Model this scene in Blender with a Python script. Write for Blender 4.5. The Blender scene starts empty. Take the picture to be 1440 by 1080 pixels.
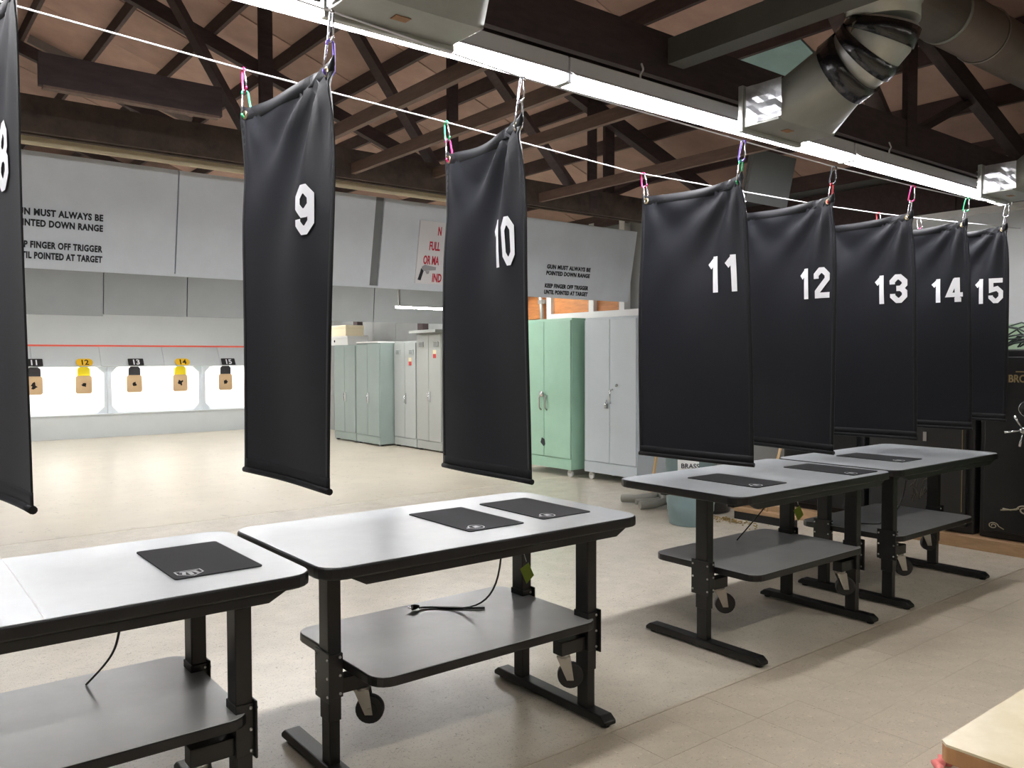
import bpy, bmesh, math, random
from mathutils import Vector, Matrix
random.seed(7)
C = bpy.context.scene.collection
PI = math.pi

# ------------------------------------------------------------------ camera, world, exposure
cam_d = bpy.data.cameras.new('camera'); cam = bpy.data.objects.new('camera', cam_d); C.objects.link(cam)
F_PX, YAW, PITCH, ROLL = 1161.87, math.radians(38.269), math.radians(-1.808), math.radians(-0.14)
cam_d.sensor_fit = 'HORIZONTAL'; cam_d.sensor_width = 36.0; cam_d.lens = 36.0 * F_PX / 1440.0
cam_d.clip_start = 0.05; cam_d.clip_end = 100
fw = Vector((math.sin(YAW) * math.cos(PITCH), math.cos(YAW) * math.cos(PITCH), math.sin(PITCH)))
rt = Vector((math.cos(YAW), -math.sin(YAW), 0)); up = rt.cross(fw)
cr, sr = math.cos(ROLL), math.sin(ROLL)
r2 = rt * cr + up * sr; u2 = up * cr - rt * sr
M = Matrix((r2, u2, -fw)).transposed().to_4x4(); M.translation = Vector((0, 0, 1.6))
cam.matrix_world = M
bpy.context.scene.camera = cam
w = bpy.data.worlds.new('world'); bpy.context.scene.world = w; w.use_nodes = True
w.node_tree.nodes['Background'].inputs[0].default_value = (0.02, 0.02, 0.022, 1)
w.node_tree.nodes['Background'].inputs[1].default_value = 1.0
vs = bpy.context.scene.view_settings
vs.view_transform = 'Standard'; vs.look = 'None'; vs.gamma = 1; vs.use_curve_mapping = False
vs.exposure = 0.13
TUBE, TUBE_RANGE, TUBE_BAY, TUBE_LOBBY = 66.0, 46.0, 34.0, 30.0      # brightness of the fluorescent tubes, row by row

# ------------------------------------------------------------------ materials
def lin(c):
    return tuple(((v / 255) / 12.92 if v / 255 <= .04045 else ((v / 255 + .055) / 1.055) ** 2.4) for v in c)

def mat(name, col, rough=.5, metal=0., var=.0, scale=6., bump=0., bscale=60., spec=.5, stretch=None, rvar=0., col2=None, thr=None, emit=None, coat=0., sheen=0., rnd=0.):
    m = bpy.data.materials.new(name); m.use_nodes = True
    nt = m.node_tree; b = nt.nodes['Principled BSDF']
    c = lin(col)
    b.inputs['Base Color'].default_value = (*c, 1); b.inputs['Roughness'].default_value = rough
    b.inputs['Metallic'].default_value = metal; b.inputs['Specular IOR Level'].default_value = spec
    if coat: b.inputs['Coat Weight'].default_value = coat; b.inputs['Coat Roughness'].default_value = .12
    if sheen: b.inputs['Sheen Weight'].default_value = sheen; b.inputs['Sheen Roughness'].default_value = .4
    tc = nt.nodes.new('ShaderNodeTexCoord'); src = tc.outputs['Object']
    if stretch:
        mp = nt.nodes.new('ShaderNodeMapping'); mp.inputs['Scale'].default_value = stretch
        nt.links.new(src, mp.inputs[0]); src = mp.outputs[0]
    cur = None
    if var or col2:
        n = nt.nodes.new('ShaderNodeTexNoise'); n.inputs['Scale'].default_value = scale; n.inputs['Detail'].default_value = 6
        n.inputs['Roughness'].default_value = .62
        nt.links.new(src, n.inputs['Vector'])
        r = nt.nodes.new('ShaderNodeValToRGB')
        lo, hi = thr or (.3, .7)
        r.color_ramp.elements[0].position = lo; r.color_ramp.elements[1].position = hi
        if col2:
            r.color_ramp.elements[0].color = (*c, 1); r.color_ramp.elements[1].color = (*lin(col2), 1)
        else:
            r.color_ramp.elements[0].color = (*[x * (1 - var) for x in c], 1); r.color_ramp.elements[1].color = (*[min(1, x * (1 + var)) for x in c], 1)
        nt.links.new(n.outputs['Fac'], r.inputs[0]); cur = r.outputs[0]
        nt.links.new(cur, b.inputs['Base Color'])
        if rvar:
            mr = nt.nodes.new('ShaderNodeMapRange'); mr.inputs['To Min'].default_value = rough - rvar; mr.inputs['To Max'].default_value = rough + rvar
            nt.links.new(n.outputs['Fac'], mr.inputs[0]); nt.links.new(mr.outputs[0], b.inputs['Roughness'])
    if rnd:
        oi = nt.nodes.new('ShaderNodeObjectInfo'); hs = nt.nodes.new('ShaderNodeHueSaturation')
        mr = nt.nodes.new('ShaderNodeMapRange'); mr.inputs['To Min'].default_value = 1 - rnd; mr.inputs['To Max'].default_value = 1 + rnd
        nt.links.new(oi.outputs['Random'], mr.inputs[0]); nt.links.new(mr.outputs[0], hs.inputs['Value'])
        if cur: nt.links.new(cur, hs.inputs['Color'])
        else: hs.inputs['Color'].default_value = (*c, 1)
        nt.links.new(hs.outputs[0], b.inputs['Base Color'])
    if bump:
        n2 = nt.nodes.new('ShaderNodeTexNoise'); n2.inputs['Scale'].default_value = bscale; n2.inputs['Detail'].default_value = 4
        nt.links.new(src, n2.inputs['Vector'])
        bp = nt.nodes.new('ShaderNodeBump'); bp.inputs['Strength'].default_value = bump; bp.inputs['Distance'].default_value = .01
        nt.links.new(n2.outputs['Fac'], bp.inputs['Height']); nt.links.new(bp.outputs[0], b.inputs['Normal'])
    if emit:
        b.inputs['Emission Color'].default_value = (*emit[0], 1); b.inputs['Emission Strength'].default_value = emit[1]
    return m

def scratch_layer(m, dark, amount=.5, scale=9., width=.012, stretch=(1, 1, 1)):
    """short scuff marks: thin bands of a distorted noise, broken up by a second noise"""
    nt = m.node_tree; b = nt.nodes['Principled BSDF']
    old = b.inputs['Base Color'].links[0].from_socket
    tc = nt.nodes.new('ShaderNodeTexCoord'); mp = nt.nodes.new('ShaderNodeMapping'); mp.inputs['Scale'].default_value = stretch
    nt.links.new(tc.outputs['Object'], mp.inputs[0])
    n = nt.nodes.new('ShaderNodeTexNoise'); n.inputs['Scale'].default_value = scale; n.inputs['Detail'].default_value = 3; n.inputs['Distortion'].default_value = 1.2
    nt.links.new(mp.outputs[0], n.inputs['Vector'])
    s = nt.nodes.new('ShaderNodeMath'); s.operation = 'SUBTRACT'; s.inputs[1].default_value = .5; nt.links.new(n.outputs['Fac'], s.inputs[0])
    a = nt.nodes.new('ShaderNodeMath'); a.operation = 'ABSOLUTE'; nt.links.new(s.outputs[0], a.inputs[0])
    l = nt.nodes.new('ShaderNodeMath'); l.operation = 'LESS_THAN'; l.inputs[1].default_value = width; nt.links.new(a.outputs[0], l.inputs[0])
    n3 = nt.nodes.new('ShaderNodeTexNoise'); n3.inputs['Scale'].default_value = scale * 1.7; nt.links.new(mp.outputs[0], n3.inputs['Vector'])
    g = nt.nodes.new('ShaderNodeMath'); g.operation = 'GREATER_THAN'; g.inputs[1].default_value = .56; nt.links.new(n3.outputs['Fac'], g.inputs[0])
    mu = nt.nodes.new('ShaderNodeMath'); mu.operation = 'MULTIPLY'; nt.links.new(l.outputs[0], mu.inputs[0]); nt.links.new(g.outputs[0], mu.inputs[1])
    m2 = nt.nodes.new('ShaderNodeMath'); m2.operation = 'MULTIPLY'; m2.inputs[1].default_value = amount; nt.links.new(mu.outputs[0], m2.inputs[0])
    mx = nt.nodes.new('ShaderNodeMix'); mx.data_type = 'RGBA'
    nt.links.new(m2.outputs[0], mx.inputs[0]); nt.links.new(old, mx.inputs[6]); mx.inputs[7].default_value = (*lin(dark), 1)
    nt.links.new(mx.outputs[2], b.inputs['Base Color'])

K = {}
K['concrete'] = mat('concrete', (206, 197, 180), .3, var=.06, scale=2.0, bump=.03, bscale=40)
scratch_layer(K['concrete'], (150, 145, 134), .6, 5., .01)
K['concrete_near'] = mat('scuffed_concrete', (208, 200, 184), .27, var=.08, scale=6, bump=.04, bscale=50)
scratch_layer(K['concrete_near'], (96, 93, 86), .55, 13., .006, (1, 1.4, 1))
scratch_layer(K['concrete_near'], (150, 146, 136), .5, 40., .03, (1.5, 1, 1))
K['tile'] = mat('vinyl_tile', (192, 181, 163), .3, var=.08, scale=9, rnd=.03)
scratch_layer(K['tile'], (140, 124, 104), .7, 30., .014, (1, 1.6, 1))
scratch_layer(K['tile'], (226, 216, 196), .7, 22., .01, (1.6, 1, 1))
K['tile_base'] = mat('tile_bed', (160, 147, 126), .7)
K['joint'] = mat('floor_joint', (120, 112, 100), .8)
K['gray_paint'] = mat('gray_paint', (222, 229, 236), .5, var=.05, scale=3, bump=.03)
K['shaded_dark_gray'] = mat('baffle_shaded_dark_gray', (124, 127, 128), .55, var=.05, scale=3)  # darker gray; puts the far baffle's shade into the paint colour
K['wall_gray'] = mat('range_wall_gray', (205, 211, 213), .55, var=.03, scale=2)
K['wall_board'] = mat('wall_boards', (150, 152, 150), .6, var=.06, scale=3)
K['wall_white'] = mat('white_wall', (205, 208, 208), .6, var=.03)
K['wall_green'] = mat('pale_green_wall', (170, 196, 165), .6, var=.03)
K['plain_wall'] = mat('lobby_wall', (150, 146, 140), .7, var=.04)
K['red'] = mat('red_line', (235, 95, 75), .5)
K['white'] = mat('white_paint', (238, 238, 236), .5)
K['backboard'] = mat('white_backboard', (245, 245, 242), .6, var=.02)
K['dark_wood'] = mat('dark_timber', (66, 53, 53), .7, var=.28, scale=5, stretch=(1.5, 6, 6), bump=.05)
K['dark_wood_y'] = mat('dark_timber_lengthwise', (78, 63, 61), .7, var=.22, scale=5, stretch=(6, 1.5, 6))
K['joist'] = mat('joist_timber', (120, 99, 87), .65, var=.18, scale=5, stretch=(8, 1.2, 8))
K['dust_wood'] = mat('dusty_timber', (78, 66, 58), .9, var=.35, scale=9, bump=.25, bscale=30)
K['joist_gray'] = mat('joist_gray_paint', (84, 84, 80), .5, var=.1)
K['ply'] = mat('roof_plywood', (184, 152, 138), .7, var=.16, scale=2.5, rnd=.2)
K['ply_teal'] = mat('teal_roof_sheet', (170, 205, 205), .6, var=.1, scale=4)
K['ply_orange'] = mat('orange_plywood', (196, 130, 78), .6, var=.2, scale=4, stretch=(1, 1, 6))
K['deck'] = mat('roof_deck', (120, 96, 86), .8, var=.15)
K['pale_board'] = mat('pale_blocking', (150, 142, 138), .7, var=.1)
K['cream'] = mat('cream_board', (225, 212, 178), .6, var=.06)
K['galv'] = mat('galvanised_duct', (188, 190, 186), .38, .55, var=.12, scale=7)
K['galv_dark'] = mat('painted_duct', (158, 160, 154), .45, .3, var=.1, scale=5)
K['main_duct'] = mat('brown_gray_main_duct', (116, 106, 99), .5, .3, var=.12, scale=4)
K['tape_black'] = mat('black_tape', (24, 23, 26), .22, var=.2, scale=20, bump=.6, bscale=18, spec=.7)
K['tape_silver'] = mat('foil_tape', (215, 218, 222), .3, .8, var=.1, scale=15, bump=.7, bscale=14)
K['fixture'] = mat('fixture_white', (196, 196, 198), .45)
K['tube'] = mat('fluorescent_tube', (255, 255, 255), .5, emit=((1.0, .985, 1.0), TUBE))
K['tube_range'] = mat('range_tube', (255, 255, 255), .5, emit=((1.0, .985, .965), TUBE_RANGE))
K['tube_bay'] = mat('bay_tube', (255, 255, 255), .5, emit=((1.0, .99, .95), TUBE_BAY))
K['tube_lobby'] = mat('lobby_tube', (255, 255, 255), .5, emit=((1.0, .95, .86), TUBE_LOBBY))
K['fabric'] = mat('black_canvas', (19, 21, 28), .56, var=.12, scale=260, bump=.12, bscale=500, spec=.3, sheen=.06)
K['hem'] = mat('black_hem', (18, 19, 23), .6, spec=.25, sheen=.05)
K['digit'] = mat('white_vinyl', (240, 241, 245), .5)
K['brass'] = mat('brass_grommet', (200, 180, 140), .3, .9)
K['rope'] = mat('white_rope', (220, 220, 226), .6)
CAR = {'pink': mat('pink_anodised', (214, 60, 120), .3, .7), 'green': mat('green_anodised', (70, 190, 130), .3, .7),
       'silver': mat('silver_steel', (215, 215, 222), .25, .9), 'purple': mat('purple_anodised', (120, 100, 190), .3, .7),
       'red': mat('red_anodised', (205, 60, 70), .3, .7), 'black': mat('black_anodised', (60, 60, 66), .3, .6)}
K['laminate'] = mat('gray_laminate', (186, 191, 195), .27, var=.03, scale=8, spec=.7)
K['shelf_lam'] = mat('shelf_laminate', (186, 189, 193), .27, var=.05, scale=6, spec=.9)
K['edge'] = mat('black_edge_band', (16, 16, 18), .4)
K['black_metal'] = mat('black_powder_coat', (17, 17, 18), .4, var=.1, scale=30)
K['bolt'] = mat('bolt_steel', (205, 205, 205), .3, .8)
K['rubber'] = mat('caster_rubber', (34, 34, 36), .55)
K['steel'] = mat('caster_steel', (170, 168, 162), .3, .8)
K['mat'] = mat('black_mat', (37, 38, 42), .75, bump=.1, bscale=400, var=.1, scale=200)
K['logo'] = mat('mat_logo_print', (205, 207, 210), .6)
K['cord'] = mat('black_cord', (20, 20, 22), .5)
K['tag'] = mat('lime_tag', (150, 175, 50), .6)
K['stencil'] = mat('stencil_black', (34, 38, 44), .7)
K['sign_white'] = mat('sign_white', (236, 236, 238), .45)
K['sign_red'] = mat('sign_red', (196, 40, 62), .5)
K['sign_gray'] = mat('sign_print_gray', (165, 165, 170), .5)
K['card'] = mat('target_card', (196, 166, 128), .7, var=.06, scale=8)
K['hole'] = mat('shot_hole', (22, 18, 16), .9)
K['clip_black'] = mat('clip_black', (46, 44, 48), .5)
K['clip_yellow'] = mat('clip_yellow', (248, 222, 20), .5)
K['plate_black'] = mat('plate_black', (30, 30, 30), .5)
K['plate_yellow'] = mat('plate_yellow', (240, 190, 30), .5)
K['cab_dark'] = mat('locker_gray_green', (140, 154, 150), .4, var=.05, scale=2)
K['cab_light'] = mat('locker_light_gray', (172, 178, 176), .42, var=.04, scale=2)
K['cab_tall'] = mat('locker_warm_gray', (164, 168, 164), .42, var=.04, scale=2)
K['cab_green'] = mat('cabinet_mint_green', (162, 203, 180), .38, var=.06, scale=2.5)
K['cab_gray'] = mat('cabinet_cool_gray', (194, 203, 209), .4, var=.03, scale=2)
K['chrome'] = mat('chrome', (210, 212, 214), .18, .95)
K['sticker_red'] = mat('sticker_red', (200, 60, 50), .6)
K['sticker_cream'] = mat('sticker_cream', (225, 215, 180), .6)
K['safe'] = mat('safe_black', (24, 24, 25), .3, var=.1, scale=30)
K['safe2'] = mat('safe_charcoal', (34, 33, 33), .4)
K['gold'] = mat('gold_trim', (150, 132, 96), .4, .6)
K['scroll'] = mat('pale_scroll', (170, 160, 140), .5, .3)
K['scroll_dim'] = mat('dim_scroll', (92, 84, 68), .6, .2)
K['plinth'] = mat('plinth_wood', (170, 138, 104), .6, var=.2, scale=5, stretch=(6, 1, 6))
K['bin'] = mat('bin_blue_gray', (128, 152, 156), .5, var=.06)
K['label'] = mat('paper_label', (226, 228, 226), .6)
K['broom_wood'] = mat('broom_handle', (205, 175, 130), .5)
K['bristle'] = mat('bristle_black', (30, 28, 26), .9, bump=.5, bscale=200)
K['hose'] = mat('gray_hose', (128, 128, 120), .5)
K['casing'] = mat('brass_casings', (170, 148, 100), .35, .8)
K['counter'] = mat('counter_laminate', (196, 184, 150), .35, col2=(208, 198, 170), scale=14, thr=(.4, .75))
K['counter_edge'] = mat('counter_wood_edge', (160, 118, 78), .6, var=.2, scale=6, stretch=(4, 4, 1))
K['counter_body'] = mat('counter_body', (110, 98, 86), .6, var=.06)
K['pink'] = mat('pink_ribbon', (232, 132, 128), .7)
K['cable'] = mat('dark_cable', (34, 46, 42), .45)
K['box_cream'] = mat('cream_box', (232, 220, 188), .6)
K['box_white'] = mat('white_box', (214, 214, 210), .6)

# ------------------------------------------------------------------ mesh helpers
class MB:
    def __init__(s): s.v = []; s.f = []; s.smooth = set()
    def face(s, pts):
        b = len(s.v); s.v += [tuple(p) for p in pts]; s.f.append(tuple(range(b, b + len(pts))))
    def box(s, x0, x1, y0, y1, z0, z1, M=None):
        b = len(s.v)
        p = [Vector((x, y, z)) for z in (z0, z1) for y in (y0, y1) for x in (x0, x1)]
        if M: p = [M @ q for q in p]
        s.v += [tuple(q) for q in p]
        s.f += [tuple(b + i for i in q) for q in ((0, 2, 3, 1), (4, 5, 7, 6), (0, 1, 5, 4), (2, 6, 7, 3), (0, 4, 6, 2), (1, 3, 7, 5))]
        return s
    def bar(s, a, b, w, h, upv=(0, 0, 1)):
        """rectangular bar from a to b, w across, h along up"""
        a, b = Vector(a), Vector(b); d = (b - a).normalized(); u = Vector(upv)
        sd = d.cross(u)
        if sd.length < 1e-4: sd = d.cross(Vector((0, 1, 0)))
        sd.normalize(); u = sd.cross(d)
        n = len(s.v)
        for q in (a, b):
            for i, j in ((-1, -1), (1, -1), (1, 1), (-1, 1)): s.v.append(tuple(q + sd * (w / 2 * i) + u * (h / 2 * j)))
        s.f += [(n + 3, n + 2, n + 1, n), (n + 4, n + 5, n + 6, n + 7)] + [(n + i, n + (i + 1) % 4, n + 4 + (i + 1) % 4, n + 4 + i) for i in range(4)]
        return s
    def tube(s, pts, r, n=8, closed=False, caps=True):
        pts = [Vector(p) for p in pts]; m = len(pts); b = len(s.v); prev = None
        rr = r if isinstance(r, (list, tuple)) else [r] * m
        for i, p in enumerate(pts):
            if closed: d = pts[(i + 1) % m] - pts[i - 1]
            else: d = pts[min(i + 1, m - 1)] - pts[max(i - 1, 0)]
            d.normalize()
            if prev is None:
                u = Vector((0, 0, 1)) if abs(d.z) < .9 else Vector((1, 0, 0))
            else: u = prev
            u = (u - d * u.dot(d)).normalized(); prev = u; q = d.cross(u)
            for k in range(n):
                a = 2 * PI * k / n; s.v.append(tuple(p + (u * math.cos(a) + q * math.sin(a)) * rr[i]))
        f0 = len(s.f)
        for i in range(m if closed else m - 1):
            j = (i + 1) % m
            for k in range(n):
                s.f.append((b + i * n + k, b + j * n + k, b + j * n + (k + 1) % n, b + i * n + (k + 1) % n))
        s.smooth.update(range(f0, len(s.f)))
        if caps and not closed:
            s.f.append(tuple(b + k for k in range(n))); s.f.append(tuple(b + (m - 1) * n + k for k in reversed(range(n))))
        return s
    def lathe(s, prof, n=24, c=(0, 0, 0), M=None):
        b = len(s.v); m = len(prof)
        for r, z in prof:
            for k in range(n):
                a = 2 * PI * k / n; p = Vector((r * math.cos(a), r * math.sin(a), z))
                if M: p = M @ p
                s.v.append(tuple(p + Vector(c)))
        f0 = len(s.f)
        for i in range(m - 1):
            for k in range(n):
                s.f.append((b + i * n + k, b + i * n + (k + 1) % n, b + (i + 1) * n + (k + 1) % n, b + (i + 1) * n + k))
        s.smooth.update(range(f0, len(s.f)))
        s.f.append(tuple(b + k for k in reversed(range(n)))); s.f.append(tuple(b + (m - 1) * n + k for k in range(n)))
        return s
    def prism(s, poly, z0, z1, M=None):
        """poly: CCW list of (x, y); extruded along z"""
        n = len(poly); b = len(s.v)
        for z in (z0, z1):
            for x, y in poly:
                p = Vector((x, y, z)); s.v.append(tuple(M @ p if M else p))
        s.f.append(tuple(b + i for i in reversed(range(n)))); s.f.append(tuple(b + n + i for i in range(n)))
        s.f += [(b + i, b + (i + 1) % n, b + n + (i + 1) % n, b + n + i) for i in range(n)]
        return s
    def build(s, name, m, parent=None, bevel=0., seg=2, loc=None):
        me = bpy.data.meshes.new(name); me.from_pydata(s.v, [], s.f); me.update()
        me.materials.append(m)
        if s.smooth:
            for p in me.polygons: p.use_smooth = p.index in s.smooth
        o = bpy.data.objects.new(name, me); C.objects.link(o)
        if parent: o.parent = parent
        if loc: o.location = loc
        if bevel:
            bv = o.modifiers.new('bevel', 'BEVEL'); bv.width = bevel; bv.segments = seg; bv.limit_method = 'ANGLE'
        return o

def thing(name, label, cat, loc=(0, 0, 0), rz=0., group=None):
    o = bpy.data.objects.new(name, None); C.objects.link(o); o.location = loc; o.rotation_euler = (0, 0, rz)
    o.empty_display_size = .1
    o['label'] = label; o['category'] = cat
    if group: o['group'] = group
    return o
def tag(o, label, cat, group=None, kind=None):
    o['label'] = label; o['category'] = cat
    if group: o['group'] = group
    if kind: o['kind'] = kind
    return o
def struct(o): o['kind'] = 'structure'; return o
def sempty(name):
    o = bpy.data.objects.new(name, None); C.objects.link(o); o['kind'] = 'structure'; return o

def rrect(x0, x1, y0, y1, r, n=5):
    p = []
    for cx, cy, a0 in ((x1 - r, y0 + r, -PI / 2), (x1 - r, y1 - r, 0), (x0 + r, y1 - r, PI / 2), (x0 + r, y0 + r, PI)):
        for k in range(n + 1):
            a = a0 + PI / 2 * k / n; p.append((cx + r * math.cos(a), cy + r * math.sin(a)))
    return p

def text(name, s, size, m, M, parent=None, align='LEFT', bold=.0, sx=1., spacing=1., thick=.001):
    cu = bpy.data.curves.new(name, 'FONT'); cu.body = s; cu.size = size; cu.align_x = align; cu.offset = bold
    cu.space_character = spacing; cu.extrude = thick; cu.resolution_u = 3
    t = bpy.data.objects.new(name + '_curve', cu); C.objects.link(t)
    dg = bpy.context.evaluated_depsgraph_get()
    me = bpy.data.meshes.new_from_object(t.evaluated_get(dg))
    bpy.data.objects.remove(t); bpy.data.curves.remove(cu)
    me.name = name; me.transform(M @ Matrix.Scale(sx, 4, Vector((1, 0, 0))))
    me.materials.clear(); me.materials.append(m)
    o = bpy.data.objects.new(name, me); C.objects.link(o)
    if parent: o.parent = parent
    return o
def frame_m(o, x, y):
    x, y = Vector(x).normalized(), Vector(y).normalized(); z = x.cross(y)
    m = Matrix((x, y, z)).transposed().to_4x4(); m.translation = Vector(o); return m

def mitre(path, w, closed=False):
    """left and right offset points of a polyline"""
    n = len(path); L = []; R = []
    for i in range(n):
        p = Vector(path[i])
        d0 = (p - Vector(path[i - 1])) if (closed or i > 0) else None
        d1 = (Vector(path[(i + 1) % n]) - p) if (closed or i < n - 1) else None
        if d0 is None: d0 = d1
        if d1 is None: d1 = d0
        d0 = d0.normalized(); d1 = d1.normalized()
        n0 = Vector((-d0.y, d0.x)); n1 = Vector((-d1.y, d1.x)); mm = n0 + n1
        mm = mm / max(mm.length_squared, .5) * 2
        L.append(p + mm * w / 2); R.append(p - mm * w / 2)
    return L, R
DIG = {
 '0': [([(.41, .16), (.59, .16), (.84, .41), (.84, 1.29), (.59, 1.54), (.41, 1.54), (.16, 1.29), (.16, .41)], 1)],
 '1': [([(.58, 0), (.58, 1.7)], 0), ([(.2, 1.22), (.52, 1.5)], 0)],
 '2': [([(.17, 1.08), (.17, 1.29), (.42, 1.54), (.59, 1.54), (.84, 1.29), (.84, 1.05), (.22, .36), (.22, .16), (1, .16)], 0)],
 '3': [([(.16, 1.12), (.16, 1.29), (.41, 1.54), (.59, 1.54), (.84, 1.29), (.84, 1.08), (.64, .87), (.38, .87)], 0), ([(.5, .87), (.64, .87), (.84, .66), (.84, .41), (.59, .16), (.41, .16), (.16, .41), (.16, .56)], 0)],
 '4': [([(.68, 0), (.68, 1.7)], 0), ([(1, .5), (.16, .5), (.62, 1.6)], 0), ([(.5, .14), (.9, .14)], 0)],
 '5': [([(.95, 1.54), (.2, 1.54), (.2, .9), (.59, 1.0), (.84, .76), (.84, .41), (.59, .16), (.41, .16), (.16, .41), (.16, .54)], 0)],
 '8': [([(.41, .16), (.59, .16), (.84, .41), (.84, .68), (.64, .86), (.36, .86), (.16, .68), (.16, .41)], 1), ([(.38, .86), (.62, .86), (.82, 1.04), (.82, 1.31), (.59, 1.54), (.41, 1.54), (.18, 1.31), (.18, 1.04)], 1)],
 '9': [([(.41, .74), (.59, .74), (.84, .98), (.84, 1.29), (.59, 1.54), (.41, 1.54), (.16, 1.29), (.16, .98)], 1), ([(.84, 1.05), (.84, .41), (.59, .16), (.41, .16), (.16, .41), (.16, .56)], 0)],
}
def digit_quads(ch, sub=3):
    """quads in the 1 x 1.7 digit box, cut fine enough to follow cloth"""
    out = []
    for path, closed in DIG[ch]:
        L, R = mitre(path, .31, closed); n = len(path)
        for i in range(n if closed else n - 1):
            j = (i + 1) % n
            for k in range(sub):
                t0, t1 = k / sub, (k + 1) / sub
                a, b = L[i].lerp(L[j], t0), L[i].lerp(L[j], t1); c, d = R[i].lerp(R[j], t1), R[i].lerp(R[j], t0)
                out.append([a, b, c, d])
    return out

# ------------------------------------------------------------------ the setting: floor
fl = struct(MB().box(-6, 8.4, -4, 19.2, -.12, -.012).build('floor', K['tile_base']))
MB().box(-6, 8.3, 2.492, 8.26, -.02, 0).build('concrete_slab', K['concrete_near'], fl)
MB().box(-6, 8.3, 8.27, 19.1, -.02, 0).build('concrete_slab', K['concrete'], fl)
MB().box(-6, 8.3, 2.472, 2.491, -.02, .0015).build('floor_edge_strip', K['tile'], fl)
T = .3048
tb = MB().box(0, T - .0012, 0, T - .0012, -.012, .001); tile0 = None
for j in range(8):
    for i in range(26):
        x, y = .35 + i * T, 2.471 - (j + 1) * T
        if tile0 is None:
            tile0 = tb.build('floor_tile', K['tile'], fl); o = tile0
        else:
            o = tile0.copy(); C.objects.link(o)
        o.location = (x, y, random.uniform(-.0004, .0004))
MB().box(-6, .348, -4, 2.471, -.012, .0005).build('plain_flooring', K['tile'], fl)
MB().box(.348, 8.3, -4, 2.471 - 8 * T - .001, -.012, .0005).build('plain_flooring', K['tile'], fl)

# ------------------------------------------------------------------ walls and roof
ZE, SL, XR = 3.5, .35, -1.0                       # eave height at x = 8.3, roof slope, ridge
def roof_z(x): return ZE + SL * (8.3 - x) if x >= XR else ZE + SL * (8.3 - XR) - SL * (XR - x)
wr = struct(MB().box(8.3, 8.45, -4, 19.2, 0, 3.6).build('wall_right', K['wall_board']))
MB().box(8.27, 8.3, -4, 4.2, 1.9, 2.93).build('upper_panel', K['wall_white'], wr)['label'] = 'white upper wall panel'
MB().box(8.272, 8.3, -4, 4.2, 0, 1.9).build('lower_panel', K['wall_green'], wr)['label'] = 'pale green lower wall panel'
MB().box(8.2, 8.3, -4, 4.4, 2.93, 2.99).build('wall_rail', K['white'], wr)
for k in range(6):
    MB().box(8.22, 8.3, -4 + 1.9 * k, -4 + 1.9 * k + 1.89, 3.0, 3.36).build('upper_boarding', K['dark_wood'], wr)
for y in (7.9, 8.5, 9.42, 10.3):
    MB().box(8.18, 8.3, y, y + .1, 1.9, 3.5).build('stud', K['white'], wr)
for y0, y1 in ((8.0, 8.5), (8.6, 9.42), (9.52, 10.3)):
    MB().box(8.25, 8.3, y0, y1, 2.2, 2.9).build('plywood_panel', K['ply_orange'], wr)
MB().box(8.12, 8.3, 7.0, 9.4, 2.13, 2.25).build('wall_ledge', K['white'], wr)
for y in (13.0, 15.55):
    MB().box(8.16, 8.3, y, y + .18, 0, 3.5).build('stud', K['dark_wood'], wr)
for k in range(9):
    MB().box(8.285, 8.3, 10.6 + k * .9, 10.6 + k * .9 + .89, .0, 3.4).build('wall_board', K['wall_board'], wr)
wl = struct(MB().box(-6.15, -6, -4, 19.2, 0, 5.2).build('wall_left', K['plain_wall']))
def gable(name, y, m):
    b = MB(); M = Matrix.Rotation(PI / 2, 4, 'X')
    b.prism([(-6, 0), (8.3, 0), (8.3, ZE), (XR, roof_z(XR)), (-6, roof_z(-6))], 0, .15, Matrix.Translation((0, y + .15, 0)) @ M)
    return struct(b.build(name, m))
gable('wall_front', -4.15, K['plain_wall'])
wb = gable('wall_back', 19.1, K['wall_gray'])
# roof
cl = MB()
cl.face([(8.45, -4.2, ZE - .05 + .12), (8.45, 19.3, ZE - .05 + .12), (XR, 19.3, roof_z(XR) + .12), (XR, -4.2, roof_z(XR) + .12)])
cl.face([(XR, -4.2, roof_z(XR) + .12), (XR, 19.3, roof_z(XR) + .12), (-6.2, 19.3, roof_z(-6.2) + .12), (-6.2, -4.2, roof_z(-6.2) + .12)])
ceil = struct(cl.build('ceiling', K['deck']))
PX = .72; xs = [8.21 - PX * k for k in range(13)]
ys = [0.35 + 1.22 * k for k in range(12)]
sl_ang = math.atan(SL)
pm = MB().box(0, (PX - .012) / math.cos(sl_ang), 0, 1.205, 0, .014); p0 = None
for i, x in enumerate(xs):
    for j, y in enumerate(ys):
        xa = x - PX
        teal = (i == 2 and j == 3)
        if p0 is None: o = p0 = pm.build('roof_panel', K['ply'], ceil)
        else:
            o = p0.copy(); C.objects.link(o)
            if teal:
                o.data = p0.data.copy(); o.data.materials[0] = K['ply_teal']; o['label'] = 'pale teal roof panel'
        o.location = (xa, y, roof_z(xa) + .045 + random.uniform(0, .012)); o.rotation_euler = (0, sl_ang, 0)
pb = MB().box(-.022, .022, 0, 18.9, -.1, .06); q0 = None
for x in xs:
    if q0 is None: o = q0 = pb.build('purlin', K['dark_wood_y'], ceil)
    else: o = q0.copy(); C.objects.link(o)
    o.location = (x, 0.1, roof_z(x))
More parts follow.
